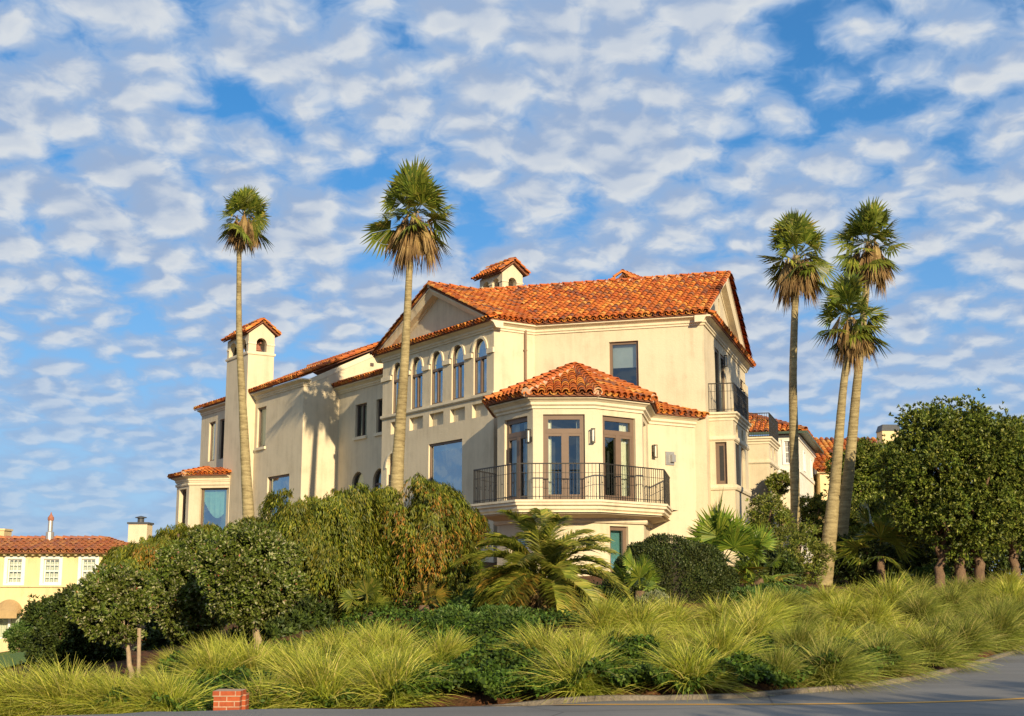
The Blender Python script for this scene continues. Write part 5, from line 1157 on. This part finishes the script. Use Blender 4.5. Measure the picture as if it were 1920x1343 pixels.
def feather_palm():
    D = 28.0; c = at(1018, 1088, D); b = Vector((at(1008, 1165, D).x, D, hz(c.x, D)-.1)); t = empty('feather_palm', b, 'arching palm with long feathery fronds in front of the bay under the balcony', 'palm')
    rg = np.random.default_rng(77)
    for nm, mt__, n, lo, hi, Lf in (('crown', 'palmolive', 34, 0, 84, 1.85), ('yellow_fronds', 'goldfrond', 18, -30, 14, 1.65)):
        Q = []
        for i in range(n):
            az = i*2.39996+rg.uniform(-.3, .3); el = R(lo+(hi-lo)*((i+.5)/n)+rg.uniform(-8, 8)); L_ = Lf*rg.uniform(.85, 1.12)
            h_ = np.array([math.cos(az), math.sin(az), 0]); pts = []; p = np.array([c.x, c.y, c.z]); e = el; sg = 12
            for k in range(sg+1):
                pts.append(p.copy()); p = p+(h_*math.cos(e)+np.array([0, 0, 1])*math.sin(e))*L_/sg; e -= R(4.0+3.6*k/sg)*(1.1 if el > 0 else .8)
            pts = np.array(pts); s = np.array([-h_[1], h_[0], 0])
            for k in range(sg): Q.append(np.stack([pts[k]-s*.014, pts[k]+s*.014, pts[k+1]+s*.012, pts[k+1]-s*.012])[None])
            m = 84; u = np.linspace(.18, 1.0, m)*sg; i0 = np.minimum(u.astype(int), sg-1); P = pts[i0]+(pts[i0+1]-pts[i0])*(u-i0)[:, None]; Tn = nrm(pts[i0+1]-pts[i0]); U_ = np.cross(s, Tn)*-1
            for sd in (-1, 1):
                ll = .52*np.sin(np.clip((u/sg), .12, .97)*np.pi*.92)**.6*rg.uniform(.85, 1.1, m)
                Dd = nrm(s[None]*sd*.85+Tn*.75+np.array([0, 0, 1])[None]*.22+rg.normal(0, .12, (m, 3))); W_ = .026
                e1_ = P+Dd*(ll*.55)[:, None]; e2_ = P+Dd*ll[:, None]-np.array([0, 0, 1])*(ll*.20)[:, None]; Nw = nrm(nrm(np.cross(Dd, Tn))*.8*sd+nrm(np.cross(Dd, np.array([0, 0, 1.])))*.6+rg.normal(0, .2, (m, 3)))*W_*.5
                Q.append(np.stack([P-Nw, P+Nw, e1_+Nw, e1_-Nw], 1)); Q.append(np.stack([e1_-Nw, e1_+Nw, e2_+Nw*.1, e2_-Nw*.1], 1))
        V, F = quads(Q); npmesh(nm, V, F, M[mt__], t)
    V, F = palm_crown((c.x, c.y, c.z-.05), .7, 22, -86, -55, .55, dead=True, seed=78); npmesh('dead_skirt', V, F, M['deadfrond'], t)
    m = MB(); m.tube([b-Vector((0, 0, .2)), b.lerp(Vector(c), .5), Vector(c)], [.26, .23, .2], 12); m.build('trunk', M['bark'], t, smooth=True)
feather_palm()
# mounds of blue-green and grey plants
mnd = [('euph', (842, 1180), (62, 36), 26, 'large soft blue-green mound below the feather palm'), ('euph', (905, 1130), (52, 38), 28.5, 'blue-green mound just left of the feather palm trunk'), ('euph', (930, 1165), (40, 26), 26.5, 'small blue-green mound at the foot of the feather palm'), ('grey', (888, 1190), (24, 22), 24.5, 'pale grey-green tuft in front of the blue-green mounds'),
       ('bright', (965, 1175), (45, 28), 26, 'bright green leafy mound right of the pale tuft'), ('grey', (645, 1215), (30, 25), 25, 'pale grey-green tuft behind the grasses under the weeping trees'), ('grey', (1060, 1160), (50, 22), 27.5, 'grey-green low mound right of the feather palm trunk'), ('grey', (1225, 1135), (36, 22), 28, 'grey-green mound in front of the clipped hedge dome'),
       ('euph', (1500, 1128), (55, 24), 32, 'blue-green mound below the straight palm'), ('euph', (1450, 1120), (40, 24), 31, 'blue-green mound below the yellowing fan palm'), ('euph', (1400, 1125), (36, 20), 30, 'small blue-green mound right of the hedge dome'), ('bright', (1140, 1130), (36, 24), 29.5, 'bright green mound left of the hedge dome'), ('euph', (1745, 1085), (45, 22), 42, 'blue-green mound behind the trunks of the large rounded tree')]
for mt__, c, r, D, lab in mnd: tree('mound_plant', lab, 'plant', c, (r[0], r[1]), D, None, 9, 2600, 5, .10, .022, mt__, 'bark', .03, seed=int(c[0]), group='mounded plants on the bank', upb=.5)
tree('shrub', 'small round topiary ball on a thin stem beside the yellow house', 'shrub', (38, 1192), (27, 27), 48, (36, 1245), 10, 2600, 4, .12, .05, 'bright', 'bark', .06, seed=71)
tree('shrub', 'low bright shrub by the lawn in front of the yellow house', 'shrub', (62, 1228), (22, 18), 46, None, 8, 1500, 4, .12, .05, 'bright', 'bark', .04, seed=72)
# ------------------------------------------------------------------ NEIGHBOURS
def neighbour_window(h, F, u0, u1, z0, z1, trim=.18, style='sash', cur='full', w=0):
    f = window(h, F, u0, u1, z0, z1, fr=.06, style=style, mat='whitepaint', curtain=cur, depth=.12, back=.6)
    if trim:
        t = MB(); ring(t, F, archloop(u0-trim, u1+trim, z0-trim*.6, z1+trim), archloop(u0+.002, u1-.002, z0+.002, z1-.002), -.01, .05); t.build('surround', M['whitepaint'], f)
    return f
yh = empty('neighbour_house', (-24, 62, -4), 'yellow stucco house with clay tile roof and arched awnings at the far left', 'house')
FY = Fr(at(240, 1100, 62).x, 62, 1, 0); yu = lambda px: FY.hit(px, 1100)[0]; yz = lambda py: FY.hit(120, py)[1]
yw = MB(); yl0 = yu(-70); hs = []; wn = [(12, 39), (80, 109), (151, 177)]
for a, b in wn: hs.append(archloop(yu(a), yu(b), yz(1094), yz(1048)))
aw_ = [(-6, 46), (58, 110), (122, 174)]
for a, b in aw_: hs.append(archloop(yu(a+4), yu(b-4), yz(1198), yz(1128), True, fl=.9))
wall(yw, FY, [(yl0, -5), (0, -5), (0, yz(1036)), (yl0, yz(1036))], hs, depth=.2)
c_ = FY(0, 0, 0); wall(yw, Fr(c_.x, c_.y, 0, 1), [(0, -5), (8, -5), (8, yz(1036)), (0, yz(1036))], [])
yw.build('wall', M['yellow'], yh)
for a, b in wn: neighbour_window(yh, FY, yu(a), yu(b), yz(1094), yz(1048), .16)
for a, b in aw_:
    window(yh, FY, yu(a+4), yu(b-4), yz(1198), yz(1128), True, fr=.07, style='double', mat='whitepaint', curtain='full', depth=.15, back=.6)
    m = MB(); u0, u1, z0, z1 = yu(a), yu(b), yz(1150), yz(1124); n = 12; vs = []
    for i in range(n+1):
        t = math.pi*i/n; u = (u0+u1)/2-(u1-u0)/2*math.cos(t); z = z0+(z1-z0)*math.sin(t)
        vs += [FY(u, .02, z), FY(u, .75, z0+(z-z0)*.25), FY(u, .75, z0-.22)]
    m.add(vs, [(3*i, 3*i+3, 3*i+4, 3*i+1) for i in range(n)]+[(3*i+1, 3*i+4, 3*i+5, 3*i+2) for i in range(n)]); m.build('awning', M['canvas'], yh)
m = MB(); m.box(FY, yl0, .06, -.02, .10, yz(1101), yz(1098)); m.box(FY, yl0, .1, -.02, .30, yz(1039.5), yz(1036.5))
for k in range(26): m.box(FY, yl0+.25+k*.34*1.0, yl0+.35+k*.34, 0, .32, yz(1042), yz(1039.6))
m.build('cornice', M['yellow'], yh)
r_ = MB(); un = MB(); ca = MB(); ze, zr_ = yz(1036), yz(1036)+.62
roof_plane(r_, un, [FY(yl0-.4, .5, ze), FY(.5, .5, ze), FY(-1.9, -2.3, zr_), FY(yl0-.4, -2.3, zr_)], sp=.3, cr=.45, r=.135)
c0 = FY(.5, .5, ze); roof_plane(r_, un, [c0, FY(.5, -5.1, ze), FY(-1.9, -2.3, zr_)], sp=.3, cr=.45, r=.135)
caps(ca, FY(yl0-.4, -2.3, zr_+.08), FY(-1.9, -2.3, zr_+.08)); caps(ca, c0+Vector((0, 0, .08)), FY(-1.9, -2.3, zr_+.08))
roof_plane(r_, un, [FY(-1.9, -5.1, ze), FY(yl0-.4, -5.1, ze), FY(yl0-.4, -2.3, zr_), FY(-1.9, -2.3, zr_)], sp=.6, cr=.9, r=.25)
r_.build('roof', M['oldtile'], yh); un.build('roof_deck', M['under'], yh); ca.build('ridge_tiles', M['oldtile'], yh)
fl = MB(); c_ = at(93.5, 1004, 64); zt_ = at(93.5, 966, 64).z-c_.z; fl.lathe(c_-Vector((0, 0, .4)), [(.20, 0), (.20, .55), (.12, .6), (.12, zt_*.75+.4)], 12); f_ = fl.build('flue', M['metal'], yh)
fl = MB(); fl.lathe(c_+Vector((0, 0, zt_*.72)), [(.12, 0), (.15, .04), (.15, .16), (.04, .32), (.02, .42)], 12); fl.build('flue_cap', M['rust'], f_)
a_, b_ = at(241, 983, 66), at(276, 983, 66); m = MB(); m.wbox(a_.x, b_.x, 66, 67, -3, a_.z); ck = m.build('chimney', M['stucco'], yh)
m = MB(); m.wbox(a_.x-.06, b_.x+.06, 65.94, 67.06, a_.z+.003, a_.z+.10); m.build('chimney_cap', M['sootmetal'], ck)
m = MB(); cc = ((a_.x+b_.x)/2, 66.5, a_.z+.10); m.lathe(cc, [(.17, 0), (.17, .22), (.30, .24), (.30, .27), (.05, .34)], 12); m.build('chimney_pot', M['sootmetal'], ck)
a_ = at(-14, 995, 66); b_ = at(8, 995, 66); m = MB(); m.wbox(a_.x, b_.x, 66, 67, -2, a_.z); m.wbox(a_.x-.05, b_.x+.05, 65.95, 67.05, a_.z+.002, a_.z+.1); m.build('chimney', M['yellow'], yh)
m = MB(); FYb = FY.shift(0, 2.2)
for a, b, t_, c in ((-60, 14, 1208, 1203), ): m.box(FYb, yu(a), yu(b), 0, .25, yz(t_), yz(c))
for k in range(10): m.lathe(FYb(yu(-55)+k*.2, .12, yz(1226)), [(.05, 0), (.07, .12), (.04, .3), (.05, .42)], 8)
m.box(FYb, yu(-60), yu(66), -.1, .3, yz(1250), yz(1226)); m.build('terrace_wall', M['yellow'], yh)
# white house on the right
wp = at(1500, 900, 78); FW = Fr(wp.x, 78, e1.x, e1.y); FWs = Fr(wp.x, 78, e2.x, e2.y)
wh_ = empty('neighbour_house', (wp.x, 78, 0), 'white stucco house with green gutter and hipped tile roof behind the palm trunks', 'house')
zw = FW.hit(1490, 815)[1]; m = MB(); hs = []; wl = [(1442, 1457), (1471, 1481)]
wz_ = FW.hit(1450, 870)[1], FW.hit(1450, 828)[1]
hs = [archloop(FW.hit(a, 850)[0], FW.hit(b, 850)[0], *wz_) for a, b in wl]
wall(m, FW, [(-7, -1), (0, -1), (0, zw), (-7, zw)], hs, depth=.15)
ws = [(3.0, 4.0), (8.5, 9.3)]
wall(m, FWs, [(0, -1), (13, -1), (13, zw), (0, zw)], [archloop(a, b, wz_[0]-.2, wz_[1]-.4) for a, b in ws], depth=.15); m.build('wall', M['white'], wh_)
for a, b in wl: neighbour_window(wh_, FW, FW.hit(a, 850)[0], FW.hit(b, 850)[0], *wz_, trim=.12, cur='left')
for a, b in ws: neighbour_window(wh_, FWs, a, b, wz_[0]-.2, wz_[1]-.4, trim=.08)
m = MB(); sweep(m, [p2(FW, -7), p2(FW, 0), p2(FWs, 13)], wz_[0]-.35, [(-.02, 0), (-.02, -.25), (.08, -.2), (.08, 0)])
for u in (-3.6, -1.2, -.05): m.box(FW, u-.18, u+.05, -.02, .07, -1, zw-.2)
sweep(m, [p2(FW, -7), p2(FW, 0), p2(FWs, 13)], zw, [(-.02, 0), (-.02, -.3), (.06, -.3), (.06, 0)]); m.build('trim', M['white'], wh_)
M['gutter'] = simple('green gutter', (.05, .08, .055), .5)
m = MB(); sweep(m, [p2(FW, -7, .5), FW(.5, .5, 0).to_2d(), FWs(13, .5, 0).to_2d()], zw+.14, [(-.5, 0), (-.5, -.06), (0, -.12), (.10, -.12), (.10, .02)]); m.build('gutter', M['gutter'], wh_)
r_ = MB(); un = MB(); ca = MB(); pk = FW(-6.2, -6.5, zw+2.6); pk2 = FW(-20, -6.5, zw+2.6)
roof_plane(r_, un, [FW(-18, .5, zw+.1), FW(.5, .5, zw+.1), FW(-6.2, -6.5, zw+2.75), FW(-18, -6.5, zw+2.75)], sp=.34, cr=.5, r=.155)
roof_plane(r_, un, [FW(.5, .5, zw+.1), FW(.5, -13.5, zw+.1), FW(-6.2, -6.5, zw+2.75)], sp=.34, cr=.5, r=.155)
caps(ca, FW(.5, .5, zw+.2), FW(-6.2, -6.5, zw+2.85), r=.18, L=.5); r_.build('roof', M['tile'], wh_); un.build('roof_deck', M['under'], wh_); ca.build('ridge_tiles', M['oldtile'], wh_)
# red roofed house farther behind
Yf = 92; a_ = at(1526, 862, Yf); b_ = at(1668, 862, Yf); t_ = at(1530, 824, Yf+4)
rh_ = empty('neighbour_house', ((a_.x+b_.x)/2, Yf, 0), 'far house showing only its red tile roof and capped chimney above the trees', 'house')
m = MB(); m.wbox(a_.x+.3, b_.x-.3, Yf+.4, Yf+7.6, -1, a_.z); m.build('wall', M['yellow'], rh_)
r_ = MB(); un = MB(); roof_plane(r_, un, [(a_.x, Yf, a_.z), (b_.x, Yf, a_.z), (b_.x, Yf+4, t_.z), (a_.x, Yf+4, t_.z)], sp=.38, cr=.55, r=.17)
roof_plane(r_, un, [(b_.x, Yf+8, a_.z), (a_.x, Yf+8, a_.z), (a_.x, Yf+4, t_.z), (b_.x, Yf+4, t_.z)], sp=.7, cr=1, r=.3)
r_.build('roof', M['tile'], rh_); r_ = MB(); l_ = at(1534, 884, Yf-5); l2 = at(1566, 884, Yf-5); l3 = at(1534, 858, Yf-2); roof_plane(r_, un, [l_, l2, (l2.x, Yf-1.5, l3.z), (l_.x, Yf-1.5, l3.z)], sp=.38, cr=.55, r=.17)
r_.build('roof', M['tile'], rh_); un.build('roof_deck', M['under'], rh_)
m = MB(); m.wbox(l_.x+.2, l2.x-.2, Yf-4.6, Yf+.3, -1, l_.z-.05); m.build('wall', M['yellow'], rh_)
a_, b_ = at(1654, 808, 88), at(1688, 808, 88); m = MB(); m.wbox(a_.x, b_.x, 88, 89.4, 0, a_.z); ck = m.build('chimney', M['yellow'], rh_)
m = MB(); m.box8([Vector(p) for p in ((a_.x-.05, 87.95, a_.z+.002), (b_.x+.05, 87.95, a_.z+.002), (b_.x+.05, 89.45, a_.z+.002), (a_.x-.05, 89.45, a_.z+.002), (a_.x+.08, 88.1, a_.z+.45), (b_.x-.08, 88.1, a_.z+.45), (b_.x-.08, 89.3, a_.z+.45), (a_.x+.08, 89.3, a_.z+.45))]); m.build('chimney_cap', M['sootmetal'], ck)
# trees across the street that shade the road and the right of the bank
def street_tree(x, y, h, r, sd, lab):
    z = ZR0; t = empty('street_tree', (x, y, z), lab, 'tree', 'trees across the street'); c = (x, y, z+h-r*.8)
    ls = lumpset(c, (r, r, r*.8), 14, seed=sd)+[(c[0], c[1], c[2], r*.6, r*.6, r*.5)]; P, O = shell(ls, 3200); V, F = quads(rosettes(P, O, 5, .22, .11)); npmesh('crown', V, F, M['pohu2'], t)
    m = MB(); limbs(m, (x, y, z), (x, y, z+h*.4), ls, .2, 6, sd); m.build('trunk', M['bark'], t, smooth=True)
for i, (x, y, h, r) in enumerate([(11.8, -2.5, 6.6, 2.9), (16.6, -2.0, 7.0, 3.2), (21.8, -.5, 7.4, 3.4), (30, 4, 8.2, 3.6)]):
    street_tree(x, y, h, r, 80+i, 'rounded street tree across the road, %s along from the yellow line' % ORD[i])
